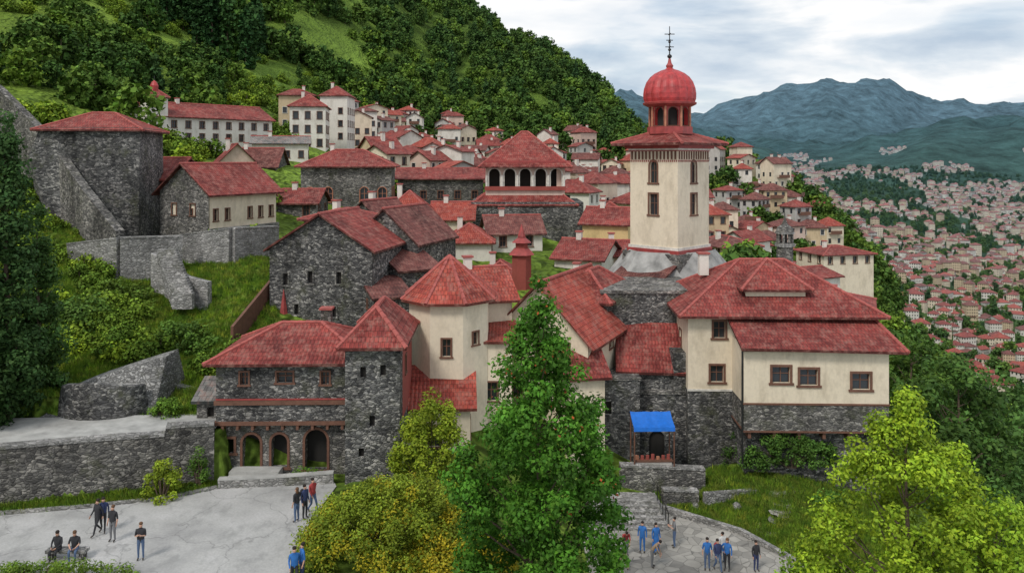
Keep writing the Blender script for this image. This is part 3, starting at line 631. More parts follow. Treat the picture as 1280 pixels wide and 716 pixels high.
# cream apse house
b=Bld('cream_apse_house',(wx(562,53),53,0),0)
k=8;R=2.75
for i in range(k):
    a0=math.radians(22.5+45*i);a1=math.radians(22.5+45*(i+1)); p0=(R*math.cos(a0),R*math.sin(a0)); p1=(R*math.cos(a1),R*math.sin(a1))
    b.wall('walls','plaster_cream',p0,p1,-1,9.2,[(1.05,5.6,.55,1.1)] if i in(5,) else ([(1.05,6.2,.45,.8)] if i==6 else []),frame='wood_brown')
    e=lambda a:((R+.55)*math.cos(a),(R+.55)*math.sin(a),9.0)
    b.slope('roof_bright',[e(a0),e(a1),(0,0,11.7)]); b.cap(e(a0),(0,0,11.7),.12)
b.prism('cornice','trim_white',8,R+.14,8.75,9.0,rot=math.radians(22.5)); b.finish()
house('cream_wing',578,55,640,56,6,470,372,334,'gx','plaster_cream','roof_bright',ov=.5,drop=6,sp=1.6)
house('cream_annexe',497,48.3,588,48.6,3.2,640,506,456,'shed','plaster_cream','roof_bright',ov=.4,chim=False,drop=2,sp=2)
house('cream_house',588,52,640,52,4,520,425,400,'shed','plaster_cream','roof_bright',ov=.3,chim=False)
house('great_hall',618,57,735,54,10,560,412,336,'gy','plaster_cream','roof_bright',ov=.6,chim=False,drop=8)
house('hall_wing',712,52.5,756,53,4.5,600,468,400,'shed','plaster_cream','roof_red',ov=.4,chim=False,drop=6,holes=False)
house('red_roof_house',688,62,760,60,7,420,368,332,'hip','stone_dark','roof_red',chim=False,drop=9,ov=.4)
# bell tower
TX,TY=wx(837,72),72
b=Bld('bell_tower',(TX,TY,10),math.radians(-45)); s=2.5
q=[(-s,-s),(s,-s),(s,s),(-s,s)]
for i in range(4):
    L=2*s; hs=[(L/2,16.0,.75,1.9,True),(L/2,13.2,.85,1.8),]
    b.wall('walls','plaster_cream',q[i],q[(i+1)%4],10.2,19.4,hs,frame='wood_brown',fw=.15)
b.box('base_moulding','wood_red',-s-.22,s+.22,-s-.22,s+.22,9.9,10.2); b.box('base_moulding_cap','trim_white',-s-.12,s+.12,-s-.12,s+.12,10.2,10.45)
b.box('plinth','stone_mid',-s-.5,s+.5,-s-.5,s+.5,4,9.9)
def sidebox(n,m,u0,u1,z0,z1,o):
    e=.001
    b.box(n,m,u0,u1,-s-o,-s-e,z0,z1); b.box(n,m,s+e,s+o,u0,u1,z0,z1); b.box(n,m,u0,u1,s+e,s+o,z0,z1); b.box(n,m,-s-o,-s-e,u0,u1,z0,z1)
for i in range(13):
    u=-s+.22+i*(2*s-.44)/12; sidebox('corbel_frieze','wood_brown',u-.08,u+.08,18.05,18.75,.06)
sidebox('frieze_band','wood_red',-s,s,18.76,18.84,.08)
for i in range(24):
    u=-s+.12+i*(2*s-.24)/23; sidebox('frieze_dentils','wood_red',u-.04,u+.04,17.82,18.0,.04)
for i,(e,z0,z1) in enumerate(((.12,18.85,19.0),(.35,19.0,19.2),(.7,19.2,19.38))): b.box('eave_steps' if i else 'eave_step_white','wood_red' if i else 'trim_white',-s-e,s+e,-s-e,s+e,z0,z1)
b.roof('roof_red',-s,s,-s,s,19.95,20.9,'pyr',1.25,t=.22)
b.box('eave_board','wood_red',-s-1.22,s+1.22,-s-1.22,s+1.22,19.38,19.46)
b.prism('drum','wood_red',8,2.05,20.3,20.95,rot=math.radians(22.5)); R=1.75
for i in range(8):
    a0=math.radians(22.5+45*i);a1=math.radians(67.5+45*i); p0=(R*math.cos(a0),R*math.sin(a0)); p1=(R*math.cos(a1),R*math.sin(a1)); L=2*R*math.sin(math.radians(22.5))
    b.wall('lantern','dome_red',p0,p1,20.95,22.8,[(L/2,21.05,.9,1.6,True)],rec=.4,inside='dark_inside',frame='terracotta',fw=.06)
    b.prism('lantern_columns','terracotta',8,.1,20.95,22.75,p0[0]*1.04,p0[1]*1.04)
b.lathe('drum_cornice','wood_red',[(1.8,22.7),(2.05,22.8),(2.35,22.95),(2.4,23.1),(2.2,23.2)],32)
b.lathe('dome','dome_red',[(2.25,23.15),(2.36,23.45),(2.38,23.9),(2.3,24.4),(2.1,24.95),(1.78,25.4),(1.35,25.75),(.8,26.02),(.4,26.15),(.22,26.3)],96,lobe=.05,lobes=16)
b.lathe('finial_neck','wood_red',[(.25,26.2),(.34,26.45),(.18,26.7),(.1,27.1)],16)
b.tube('finial_rod','metal_dark',(0,0,27),(0,0,30.0),.06,.035)
for z,r in ((27.3,.22),(27.9,.15),(28.6,.13)): b.lathe('finial_balls','metal_dark',[(.03,z-r),(r*.8,z-r*.5),(r,z),(r*.8,z+r*.5),(.03,z+r)],12)
c=.7071
for z,l in ((29.3,.45),(28.75,.3),(28.15,.38)): b.tube('finial_arms','metal_dark',(-l*c,-l*c,z),(l*c,l*c,z),.04); b.tube('finial_arms','metal_dark',(-l*c,l*c,z),(l*c,-l*c,z),.04)
b.finish(); CENT.append((TX,TY,5))
b=Bld('tower_skirt_roof',(TX,TY,4),0)
k=20;V=[];Q=[]
for j,(r,z) in enumerate(((3.9,10.0),(4.6,9.0),(5.5,8.0),(6.2,7.2),(6.4,6.9),(6.2,6.8),(6.0,2.0))):
    for i in range(k):
        a=2*math.pi*i/k; f=1+.06*math.sin(3*a+1)+.03*math.sin(7*a+j); V.append((r*f*math.cos(a),r*f*.8*math.sin(a),z))
for j in range(6):
    for i in range(k): q=(i+1)%k; Q.append((j*k+i,j*k+q,(j+1)*k+q,(j+1)*k+i))
b.p('skirt','lead').mesh(V[:6*k],[f for f in Q if max(f)<6*k]); b.p('drum_wall','stone_dark').mesh(V[5*k:],[tuple(i-5*k for i in f) for f in Q if min(f)>=5*k]); b.finish()
house('red_roof_house',738,67,792,64,6,400,372,322,'shed','stone_dark','roof_dull',ov=.4,chim=False,holes=False,drop=8)
house('red_roof_house',862,70,905,70,6,380,345,318,'hip','plaster_cream','roof_red',ov=.4,chim=False,drop=9)
b=Bld('stone_keep',(wx(752,60.5),60.5,-4),.0); w=wx(872,60.5)-wx(752,60.5)
b.wall('walls','stone_dark',(0,0),(w,0),-6,7.9,[(1.2,4.6,.7,1.2),(3,2,.5,.9)],inside='dark_inside'); b.wall('walls','stone_dark',(w,0),(w,7),-6,7.9); b.wall('walls','stone_dark',(0,7),(0,0),-6,7.9); b.wall('walls','stone_dark',(w,7),(0,7),-6,7.9)
b.box('parapet','stone_mid',-.1,w+.1,-.1,7,7.9,8.15); b.finish()
house('keep_lean_to',776,57.6,864,57,3.2,520,458,402,'shed','stone_dark','roof_red',ov=.35,chim=False,holes=False,drop=9)
b=Bld('stone_buttress_wall',(wx(742,56),56,-4),0.02); w=wx(800,56)-wx(742,56)
b.wall('walls','stone_dark',(0,0),(w,0),-5,2.6,[(1,.2,.5,.9)],inside='dark_inside'); b.wall('walls','stone_dark',(w,0),(w,5),-5,2.6); b.wall('walls','stone_dark',(0,5),(0,0),-5,2.6); b.box('coping','stone_mid',-.1,w+.1,-.1,5,2.6,2.75); b.finish()
b=Bld('stone_buttress_wall',(wx(800,56.8),56.8,-4),0.0); w=wx(932,56.8)-wx(800,56.8)
b.wall('walls','stone_dark',(0,0),(w,0),-5,1.4,[(1.2,-3.2,1.1,2.0,True),(4.4,-1.5,.5,.8)],inside='dark_inside'); b.box('coping','stone_mid',0,w,-.08,2,1.4,1.6); b.box('walls2','stone_dark',2.4,w,.01,4,1.6,4.3); b.finish()
# right cream hall
zb=-3.5
b=Bld('cream_hall',(wx(860,56),56,zb),-.03); w=12.9; d=9.5; ze=7.3
def W(px,z,ww,wh): return (wx(px,56)-wx(860,56),z,ww,wh)
b.wall('walls','plaster_cream',(0,0),(w,0),1.9,ze,[W(899,18-.222*56,.8,1.15),W(896,18-.277*56,.9,1.15)],frame='wood_brown',fw=.14)
b.wall('stone_base','stone_dark',(0,0),(w,0),-5,1.9); b.box('string_course','trim_white',-.05,3.8,-.05,.0,1.85,2.0)
for a,c,L in (((w,0),(w,d),d),((w,d),(0,d),w),((0,d),(0,0),d)):
    b.wall('walls','plaster_cream',a,c,1.9,ze,[(L*.3,4.4,.85,1.15),(L*.7,4.4,.85,1.15)],frame='wood_brown'); b.wall('stone_base','stone_dark',a,c,-6,1.9)
b.box('eave_soffit','wood_brown',-.5,w+.5,-.5,d+.5,ze-.02,ze+.06)
b.roof('roof_red',0,w,0,d,ze+.35,10.5,'hip',.75)
b.roof('roof_dull',4.2,8.6,1.0,5.4,9.1,10.75,'hip',.35)
b.box('dormer_walls','plaster_cream',4.3,8.5,1.1,5.3,7.6,9.1)
x0=wx(930,53)-b.loc[0]; x1=wx(1108,53)-b.loc[0]; y0=-3.2; y1=1.0; L=x1-x0
ws=[(wx(p,53)-wx(930,53),z,1.15,1.05) for p,z in ((976,3.35),(1010,3.2),(1074,2.95))]
b.wall('walls','plaster_cream',(x0,y0),(x1,y0),1.95,5.75,ws,frame='wood_brown',fw=.15)
b.wall('parapet_stone','stone_mid',(x0,y0),(x1,y0),.2,1.95)
b.wall('walls','plaster_cream',(x1,y0),(x1,y1+4),1.95,5.75,[(2,3.2,.9,1.05)],frame='wood_brown'); b.wall('parapet_stone','stone_mid',(x1,y0),(x1,y1+4),.2,1.95)
b.wall('walls','plaster_cream',(x0,0),(x0,y0),1.95,5.75); b.wall('parapet_stone','stone_mid',(x0,0),(x0,y0),.2,1.95)
b.box('floor_slab','wood_brown',x0-.04,x1+.04,y0-.04,y1,.08,.2); b.box('string_course_wood','wood_brown',x0-.06,x1+.06,y0-.06,y0-.002,1.9,2.02)
b.box('undercroft','stone_dark',x0+.3,x1-.2,y0+.8,y1,-6,.08)
for i in range(6): b.box('brackets','wood_brown',x0+.3+i*L/5.8,x0+.5+i*L/5.8,y0+.1,y0+.8,-.35,.08)
b.slope('roof_red',[(x0-.3,y0-.6,5.75),(x1+1.0,y0-.6,5.55),(x1+.6,.2,6.95),(x0-.3,0,6.95)])
b.slope('roof_red',[(x1+1.0,y0-.6,5.55),(x1+1.2,y1+5,5.75),(w-.1,y1+5,7.0),(w-.2,.2,6.95)])
b.cap((x1+1.0,y0-.6,5.57),(w-.0,.1,6.97),.12)
b.box('downpipe','metal_dark',x0-.14,x0-.04,y0-.02,y0+.08,-2,5.7)
b.box('roof_board','wood_brown',x0-.2,x1+.8,y0-.5,y0-.05,5.5,5.56)
b.chimney(2.2,5.5,9.2,10.8,.7); b.w=w; addc(b,d); b.finish()
# turret right of the tower
b=Bld('stone_turret',(wx(981,85),85,0),.3); zt=lambda p:wz(p,85)
b.prism('shaft','stone_mid',8,.85,zt(400),zt(308)); b.prism('cornice','stone_light',8,1.05,zt(308),zt(304)); 
for i in range(8): a=math.pi/8*2*i; b.prism('belfry_columns','stone_mid',6,.14,zt(304),zt(292),.75*math.cos(a),.75*math.sin(a))
b.prism('cornice','stone_light',8,1.0,zt(292),zt(290)); b.lathe('spire','stone_mid',[(.95,zt(290)),(.75,zt(284)),(.3,zt(280)),(.1,zt(274)),(.03,zt(266))],12); b.finish()
# church with loggia
zc=lambda p,Y=100:wz(p,Y)
b=Bld('church_loggia',(wx(607,100),100,9),0); w=9.9; d=9
b.box('base','stone_dark',-1.8,w+2.2,-1.5,d,3,zc(252)); 
b.wall('base_face','stone_dark',(-1.8,-1.55),(w+2.2,-1.55),3,zc(256),[(3,9.8,.6,1.0,True),(6,9.8,.6,1.0,True),(9,9.8,.6,1.0,True),(11.5,9.8,.6,1)],inside='dark_inside')
zs=zc(238); b.roof('roof_red',-1.6,w+1.2,-1.3,d+.5,zc(253),zs+2.2,'hip',.4)
hs=[(1.1+i*1.93,zs+.35,1.35,2.35,True) for i in range(5)]
b.wall('arcade','plaster_pink',(0,0),(w,0),zs-1,zc(204),hs,rec=1.2,inside='dark_inside',frame='trim_white',fw=.16)
b.wall('arcade','plaster_pink',(w,0),(w,d),zs-1,zc(204),hs[:4],rec=1.0,inside='dark_inside',frame='trim_white',fw=.16); b.wall('arcade','plaster_pink',(0,d),(0,0),zs-1,zc(204),hs[:4],rec=1.0,inside='dark_inside',frame='trim_white',fw=.16)
for i in range(6): b.prism('columns','trim_white',10,.14,zs,zs+1.9,.13+i*1.93,-.12)
b.box('balustrade','plaster_red',-.1,w+.1,-.3,-.22,zs,zs+.5)
b.box('cornice','wood_red',-.3,w+.3,-.3,d+.3,zc(204),zc(201))
b.roof('roof_red',0,w,0,d,zc(201),zc(163),'hip',.9); b.w=w; addc(b,d); b.finish()
house('stone_arcade_house',376,105,489,106,8,262,205,187,'hip','stone_mid','roof_red',ov=.7,arch=True,ww=1.1,wh=1.9,sp=1.9,fl=2.9,frame_m='terracotta',drop=4)
house('stone_long_house',497,116,604,117,7,257,222,210,'gx','stone_mid','roof_red',ov=.5,sp=2.2,wh=1.1,drop=4)
house('white_tall_house',362,150,407,151,9,190,131,119,'hip','plaster_white','roof_red',ov=.4,sp=1.7,fl=2.6,ww=.9,wh=1.4,drop=8)
house('white_tall_house',400,165,434,165,8,180,118,108,'hip','plaster_white','roof_red',ov=.4,sp=1.7,fl=2.6,drop=10)
b=house('white_monastery',190,122,340,138,9,183,143,127,'gx','plaster_white','roof_red',ov=.5,sp=2.2,fl=1.95,ww=.8,wh=1.1,fin=False,drop=6)
zt=b.zr; b.box('turret','plaster_white',-.6,2.3,-.4,2.5,b.zb-4,zt+.6); b.roof('roof_red',-.6,2.3,-.4,2.5,zt+.6,zt+1.9,'pyr',.25)
b.lathe('turret_cupola','dome_red',[(.55,zt+1.5),(.6,zt+2.2),(.4,zt+2.7),(.06,zt+3.0)],12,.85,1.05); b.tube('turret_spike','metal_dark',(.85,1.05,zt+3),(.85,1.05,zt+3.7),.05); b.finish()
# stone bastion
b=Bld('stone_bastion',(wx(48,76),76,9),.12); w=9.2; ze=wz(163,76)
V=[(0,0,ze),(w,0,ze),(w,7,ze),(0,7,ze),(3.5,-1.2,5),(w+.2,-1.2,5),(w+.2,7,5),(-2,7,5),(-.6,-.5,wz(195,76))]
b.p('walls','stone_dark').mesh(V,[(8,4,5,1,0),(1,5,6,2),(3,7,4,8,0)]); b.box('parapet_band','stone_mid',-.1,w+.1,-.1,7.1,ze,ze+.3)
b.roof('roof_red',0,w,0,7,ze+.3,ze+1.9,'hip',.5); b.w=w; addc(b,7); b.finish()
b=house('red_gallery_house',163,84,212,83,6,288,222,197,'gx','stone_mid','roof_red',ov=.5,sp=1.5,ww=.8,wh=1.5,chim=False,fin=False); b.box('gallery_band','plaster_red',0,b.w,-.5,0,b.ze-1.7,b.ze-.9); b.box('gallery_band','plaster_red',0,b.w,-.5,0,b.ze-.3,b.ze-.1)
for i in range(5): b.box('gallery_posts','wood_red',i*b.w/4.3,i*b.w/4.3+.15,-.45,-.3,b.ze-.9,b.ze-.3)
b.finish()
b=house('stone_and_cream_house',262,76,345,84,6.6,290,238,204,'gx','plaster_cream','roof_red',ov=.6,sp=1.3,ww=.5,wh=1.1,chim=False,fin=False,drop=4)
b.wall('gable_end','stone_mid',(-.12,6.6),(-.12,0),b.zb-4,b.ze,[(2,b.zb+1.5,.6,1.1),(4.5,b.zb+1.5,.6,1.1)],frame='wood_brown'); b.p('gable_end','stone_mid').face([(-.12,6.6,b.ze),(-.12,0,b.ze),(-.12,3.3,b.zr-.1)])
b.box('stone_plinth','stone_light',-.2,b.w+.2,-.25,0,b.zb-5,b.zb+.3); b.finish()
ribbon_wall('retaining_wall',[(wx(228,70),70,6,wz(294,70)),(wx(290,68),68,5,wz(286,68)),(wx(345,72),72,5,wz(284,72))],.8,'stone_light','stone_light')
ribbon_wall('retaining_wall',[(wx(88,67),67,8,wz(305,67)),(wx(150,65),65,7,wz(298,65)),(wx(228,67),67,6,wz(296,67))],.7,'stone_light','stone_light')
ribbon_wall('retaining_wall',[(wx(192,64),64,6,wz(316,64)),(wx(235,62),62,5,wz(345,62)),(wx(262,61.5),61.5,4,wz(352,61.5))],.5,'stone_light',None)
ribbon_wall('hillside_wall',[(wx(-60,90),90,15,wz(70,90)),(wx(0,85),85,14,wz(110,85)),(wx(60,79),79,12,wz(170,79)),(wx(110,72),72,9,wz(240,72)),(wx(150,68),68,8,wz(290,68))],.7,'stone_mid','stone_mid')
ribbon_wall('timber_fence',[(wx(290,55),55,3,wz(408,55)),(wx(338,62),62,5,wz(350,62))],.2,'wood_brown',None)
b=Bld('stone_stairway',(wx(200,64),64,8))
for i in range(18):
    x=i*.156; z=10.9-i*.17; b.box('steps','stone_light',x,x+1.5,-.6-i*.2,-.1-i*.2,z-1.2,z)
b.finish()
for a in [(555,84,614,84,6,332,300,279,'hip','plaster_white','roof_bright'),(612,88,678,89,6,320,290,269,'gx','plaster_white','roof_dull'),
          (693,82,752,80,7,346,320,297,'gx','plaster_white','roof_red'),(476,92,540,92,6,300,268,238,'hip','plaster_white','roof_bright'),
          (540,96,590,96,6,300,272,252,'gx','plaster_cream','roof_bright'),(500,80,552,82,6,330,300,268,'gy','stone_mid','roof_red'),
          (728,92,785,90,6,300,277,258,'gx','plaster_yellow','roof_red'),(745,104,785,104,6,285,266,252,'hip','plaster_cream','roof_red'),
          (430,84,480,82,6,320,280,248,'gy','stone_mid','roof_dull'),(345,92,395,92,6,280,252,236,'gx','stone_mid','roof_red'),
          (275,110,318,112,6,225,200,180,'gy','plaster_pink','roof_red'),(280,118,345,118,6,222,206,185,'gx','stone_mid','roof_dull'),(315,128,385,130,6,205,178,170,'gx','plaster_white','roof_grey'),
          (600,76,650,76,5,370,345,325,'hip','plaster_red','roof_red'),(520,74,575,74,6,380,352,330,'shed','stone_dark','roof_dull'),
          (700,72,740,71,5,380,352,338,'hip','plaster_cream','roof_red'),(755,84,800,84,6,345,318,300,'gx','plaster_pink','roof_red'),
          (1030,130,1092,132,8,338,318,308,'hip','plaster_cream','roof_red'),(905,110,950,112,8,330,308,295,'hip','plaster_cream','roof_dull'),(1000,104,1050,107,7,368,348,335,'gx','plaster_white','roof_red'),
          (1020,78,1090,76,6,400,380,368,'hip','plaster_cream','roof_red'),(380,74,430,72,6,300,272,262,'hip','stone_mid','roof_red')]:
    house('town_house',*a,ww=.7,wh=1.1,sp=1.9,fl=2.6,drop=8 if a[1]>60 else 4,single=True)
b=Bld('red_turret',(wx(652,74),74,0),.4); z=lambda p:wz(p,74)
b.prism('shaft','plaster_red',8,.95,z(370),z(318)); b.prism('roof_tier','wood_red',8,1.25,z(318),z(310),r2=.7); b.prism('upper_shaft','plaster_red',8,.6,z(312),z(303)); b.prism('roof_tier','wood_red',8,.95,z(303),z(296),r2=.3); b.prism('spire','wood_red',8,.4,z(296),z(280),r2=.02); b.finish()
print('buildings',time.time()-T0)
# ------------------------------------------------------------ hillside village
WMS=['plaster_white','plaster_white','plaster_white','plaster_cream','plaster_cream','plaster_ochre','plaster_pink','plaster_grey']; RMS=['roof_red','roof_red','roof_dull','roof_bright']
def vhouse(name,X,Y,z,rot,w,d,h,rh,kind,far=False):
    b=Bld(name,(X,Y,z),rot); wm=random.choice(WMS); rm=random.choice(RMS+(['roof_dull'] if far else []))
    for p0,p1,L in (((-w/2,-d/2),(w/2,-d/2),w),((w/2,-d/2),(w/2,d/2),d),((w/2,d/2),(-w/2,d/2),w),((-w/2,d/2),(-w/2,-d/2),d)):
        hs=[]; zz=z+.9; k=max(2,int(L/1.9))
        while zz+1.4<z+h:
            hs+=[(L*(i+.5)/k,zz,.85,1.25) for i in range(k) if random.random()<.93]; zz+=2.7
        b.wall('walls',wm,p0,p1,z-5,z+h,hs if p0!=(w/2,d/2) else (),frame=random.choice([None,'trim_white','wood_brown']) if p0[1]<0 and not far else None,bars=False,rec=.15)
    b.roof(rm,-w/2,w/2,-d/2,d/2,z+h,z+h+rh,kind,.45,walls=wm,cap=False)
    if random.random()<.7: b.chimney(w*.2,0,z+h+rh*.4,z+h+rh+.6,.6)
    if random.random()<.4: b.box('balcony','wood_brown',-w*.3,w*.3,-d/2-.9,-d/2,z+3.2,z+3.35); b.box('balcony_rail','wood_brown',-w*.3,w*.3,-d/2-.9,-d/2-.84,z+3.35,z+4.1)
    return b
VL=[(330,165),(400,150),(480,150),(560,160),(640,188),(720,180),(790,210),(830,225),(880,208),(1130,208)]
vlim=lambda px:np.interp(px,[a for a,_ in VL],[c for _,c in VL])
cnt=0;tries=0
while cnt<180 and tries<9000:
    tries+=1
    if random.random()<.76: px=random.uniform(345,800); Y=math.exp(random.uniform(math.log(125),math.log(340)))
    else: px=random.uniform(790,1080); Y=math.exp(random.uniform(math.log(130),math.log(275)))
    X=wx(px,Y); z=ground(X,Y); py=200-(z-18)/Y*1000
    if py<vlim(px) or py>355: continue
    if px<470 and Y<160: continue
    if px>1000 and random.random()<.7: continue
    w=random.uniform(5,7.6); d=random.uniform(4.6,6.2)
    if any((X-a)**2+(Y-c)**2<(r+max(w,d)*.6)**2 for a,c,r in CENT): continue
    h=random.choice([3.2,5.6,5.6,7.6]) 
    b=vhouse('village_house',X,Y,z,random.gauss(0,.4)+(.3 if px>800 else -.1),w,d,h,random.uniform(1.1,1.8),random.choice(['hip','hip','gx','gy'])); b.finish(True)
    CENT.append((X,Y,max(w,d)*.5)); cnt+=1
print('village',cnt,tries,time.time()-T0)
TC=bpy.data.collections.new('town_sources')
for i in range(12):
    w=random.uniform(8,14); b=vhouse('town_%02d'%i,0,0,0,0,w,random.uniform(8,11),random.choice([5,6,8.5,8.5,11,14]),random.uniform(1.8,3.2),random.choice(['hip','hip','gx']),far=True)
    o=b.finish(True); S.collection.objects.unlink(o); TC.objects.link(o); o.location=(0,0,0)
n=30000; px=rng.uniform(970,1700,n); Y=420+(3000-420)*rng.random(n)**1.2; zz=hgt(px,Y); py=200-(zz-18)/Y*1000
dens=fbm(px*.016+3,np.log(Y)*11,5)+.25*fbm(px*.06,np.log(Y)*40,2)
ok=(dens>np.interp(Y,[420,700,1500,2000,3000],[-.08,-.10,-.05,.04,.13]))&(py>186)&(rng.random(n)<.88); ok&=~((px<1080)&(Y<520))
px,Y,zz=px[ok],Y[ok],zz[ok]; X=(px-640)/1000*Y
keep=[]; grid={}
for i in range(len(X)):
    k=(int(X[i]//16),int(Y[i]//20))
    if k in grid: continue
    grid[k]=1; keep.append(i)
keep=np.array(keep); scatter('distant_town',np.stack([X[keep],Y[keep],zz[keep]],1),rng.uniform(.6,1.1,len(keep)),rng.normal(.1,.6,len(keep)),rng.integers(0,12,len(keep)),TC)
TP=np.stack([X[keep],Y[keep]],1); print('town',len(keep))
HC=np.array(CENT)
def clear(X,Y,pad):
    ok=np.ones(len(X),bool)
    for a,c,r in HC: ok&=((X-a)**2+(Y-c)**2)>(r+pad)**2
    return ok
n=16000; px=rng.uniform(-400,1000,n); Y=115+(720-115)*rng.random(n)**.8
zz=hgt(px,Y); py=200-(zz-18)/Y*1000; X=(px-640)/1000*Y
dn=fbm(px*.009,np.log(Y)*6,4)
thr=np.where((px<480)&(Y<330)&(Y>110),.02,-.5)
thr=np.where((px>320)&(px<440)&(py>30)&(py<110),.12,thr)
ok=(dn>thr)&clear(X,Y,3.2)&(py>-130)
inv=(py>vlim(px))&(px>345)&(px<1130)&(Y<345); ok&=(~inv)|(rng.random(n)<.6)
ok&=~((px<345)&(Y<130)&(py>180)); ok&=~((px>185)&(px<335)&(Y>190)&(Y<300)); ok&=(Y<590)
X,Y,zz,px=X[ok],Y[ok],zz[ok],px[ok]; keep=[]; grid={}
for i in range(len(X)):
    g=5.4 if Y[i]<400 else 6.6
    k=(int(X[i]//g),int(Y[i]//g))
    if k in grid: continue
    grid[k]=1; keep.append(i)
keep=np.array(keep); m=len(keep); idx=rng.choice([0,1,2,3,4],m,p=[.24,.24,.24,.2,.08])
vil=(px[keep]>345)&(Y[keep]<260)
scatter('hillside_forest',np.stack([X[keep],Y[keep],zz[keep]-.4],1),rng.uniform(.5,1.1,m)*np.where(vil,.55,np.where(Y[keep]<260,.75,1)),rng.uniform(0,6.28,m),idx,FC); print('forest',m)
n=60; px=rng.uniform(195,328,n); Y=rng.uniform(225,270,n); X=(px-640)/1000*Y; zz=hgt(px,Y)
scatter('cypress_grove',np.stack([X,Y,zz-.5],1),rng.uniform(1.0,1.55,n),rng.uniform(0,6,n),np.full(n,5),FC)
n=8000; px=rng.uniform(930,1600,n); Y=350+1900*rng.random(n)**1.1; zz=hgt(px,Y); X=(px-640)/1000*Y
tg={(int(a//12),int(c//14)) for a,c in TP}; ok=np.array([(int(a//12),int(c//14)) not in tg for a,c in zip(X,Y)]); X,Y,zz=X[ok],Y[ok],zz[ok]; m=len(X)
scatter('valley_trees',np.stack([X,Y,zz-.4],1),rng.uniform(.55,1.1,m),rng.uniform(0,6,m),rng.integers(0,5,m),FC)
n=1500; px=rng.uniform(900,1500,n); Y=np.exp(rng.uniform(math.log(80),math.log(290),n)); zz=hgt(px,Y); X=(px-640)/1000*Y; pt=200-(zz+7-18)/Y*1000
ok=clear(X,Y,2.5)&(pt>np.interp(px,[900,1000,1060,1100,1140,1200,1280],[205,215,255,315,400,440,480])); X,Y,zz=X[ok],Y[ok],zz[ok]; m=len(X)
scatter('spur_trees',np.stack([X,Y,zz-.4],1),rng.uniform(.4,.8,m),rng.uniform(0,6,m),rng.integers(0,4,m),FC)
n=5200; px=rng.uniform(-300,700,n); Y=np.exp(rng.uniform(math.log(49),math.log(330),n)); X=(px-640)/1000*Y; zz=hgt(px,Y); dn=fbm(X*.06,Y*.06,4)
ok=(dn>-.0)&clear(X,Y,1.5)&~((px>330)&(Y<120)); ok&=~((Y<53)&(px>40)&(px<330)); X,Y,zz=X[ok],Y[ok],zz[ok]; m=len(X)
scatter('hillside_shrubs',np.stack([X,Y,zz-.15],1),rng.uniform(.3,1.2,m)*np.where(Y<90,.55,1.1),rng.uniform(0,6,m),rng.integers(0,3,m),SC)
n=26000; px=np.concatenate([rng.uniform(-100,345,n//2),rng.uniform(-60,280,n//8),rng.uniform(820,1120,n//4)]); Y=np.concatenate([rng.uniform(47.5,80,n//2),rng.uniform(39.5,45,n//8),rng.uniform(43,58,n//4)])
zz=hgt(px,Y); X=(px-640)/1000*Y
kerbY=np.interp(X,[-34,-26,-22,-18.5,-16.2],[39.4,40.8,41.6,42.6,44])
ok=clear(X,Y,.3); ok&=~((X>3.8)&(X<15.6)&(Y<50)&(X*1.1+Y<62)&(Y>30)); ok&=~((X<-9)&(Y<kerbY)); ok&=~((X<-15.8)&(Y>yw(X)-.4)&(Y<47.6)); ok&=~((X>-16.6)&(X<-9)&(Y<46))
X,Y,zz=X[ok],Y[ok],zz[ok]; m=len(X)
scatter('grass',np.stack([X,Y,zz],1),rng.uniform(.5,1.1,m),rng.uniform(0,6,m),rng.integers(0,3,m),GC)
print('scatter',time.time()-T0)
# ------------------------------------------------------------ individual trees
tree('flowering_tree',wx(674,31),31,-1.5,.6,14.8,3.45,Rog,420,.55,150,.17,(.07,.19,.02),tr=.24,alt=(.34,.08,.03),altp=.14,nlimb=70,clvar=.5)
tree('robinia_tree',wx(1135,33),33,-5.2,2.0,13.6,4.5,Rog,300,.65,140,.17,(.24,.36,.025),tr=.22,nlimb=50,clvar=.4)
tree('robinia_tree',wx(1245,31),31,-5.2,1.5,10.2,3.4,Rround,150,.7,130,.17,(.21,.34,.025),tr=.18,nlimb=30,clvar=.4)
tree('robinia_tree',wx(1035,34),34,-5,.8,6.8,2.2,Rround,80,.6,130,.16,(.19,.33,.025),tr=.12,nlimb=20,clvar=.4)
tree('oak_tree',wx(1200,58),58,-9,2,12.5,5.2,Rround,120,1.1,90,.36,(.07,.145,.03),tr=.3,nlimb=30)
tree('oak_tree',wx(1275,66),66,-13,2,12.5,5,Rround,100,1.1,80,.38,(.06,.125,.03),tr=.3,nlimb=30)
tree('oak_tree',wx(1140,66),66,-10,2,14,3.6,Rround,90,1.0,80,.36,(.09,.18,.03),tr=.3,nlimb=30)
tree('oak_tree',wx(1290,45),45,-9,1,9.5,4,Rround,90,1.0,80,.3,(.07,.15,.03),tr=.3,nlimb=20)
tree('conifer_tree',wx(8,46.5),46.5,2.6,.4,19.5,2.6,Rcone,200,.7,110,.24,(.045,.10,.028),tr=.25,nlimb=40)
tree('conifer_tree',wx(48,49),49,3,.3,12.5,2.2,Rcone,120,.65,100,.24,(.06,.13,.03),tr=.2,nlimb=30)
tree('conifer_tree',wx(-40,45),45,2.8,.3,16,3,Rcone,120,.8,80,.3,(.05,.11,.03),tr=.2,nlimb=20)
bush('laurel_shrub',wx(538,43.5),43.5,-.2,2.35,2.0,5.6,100,.5,140,.16,(.22,.30,.025))
bush('golden_hedge',wx(492,37),37,-.3,4.6,3.6,3.7,260,.5,170,.13,(.19,.26,.025),alt=(.42,.36,.025),altp=.22)
bush('golden_hedge',wx(575,35.5),35.5,-1.2,3.0,3.0,3.2,120,.5,140,.13,(.28,.29,.025),alt=(.48,.38,.025),altp=.45)
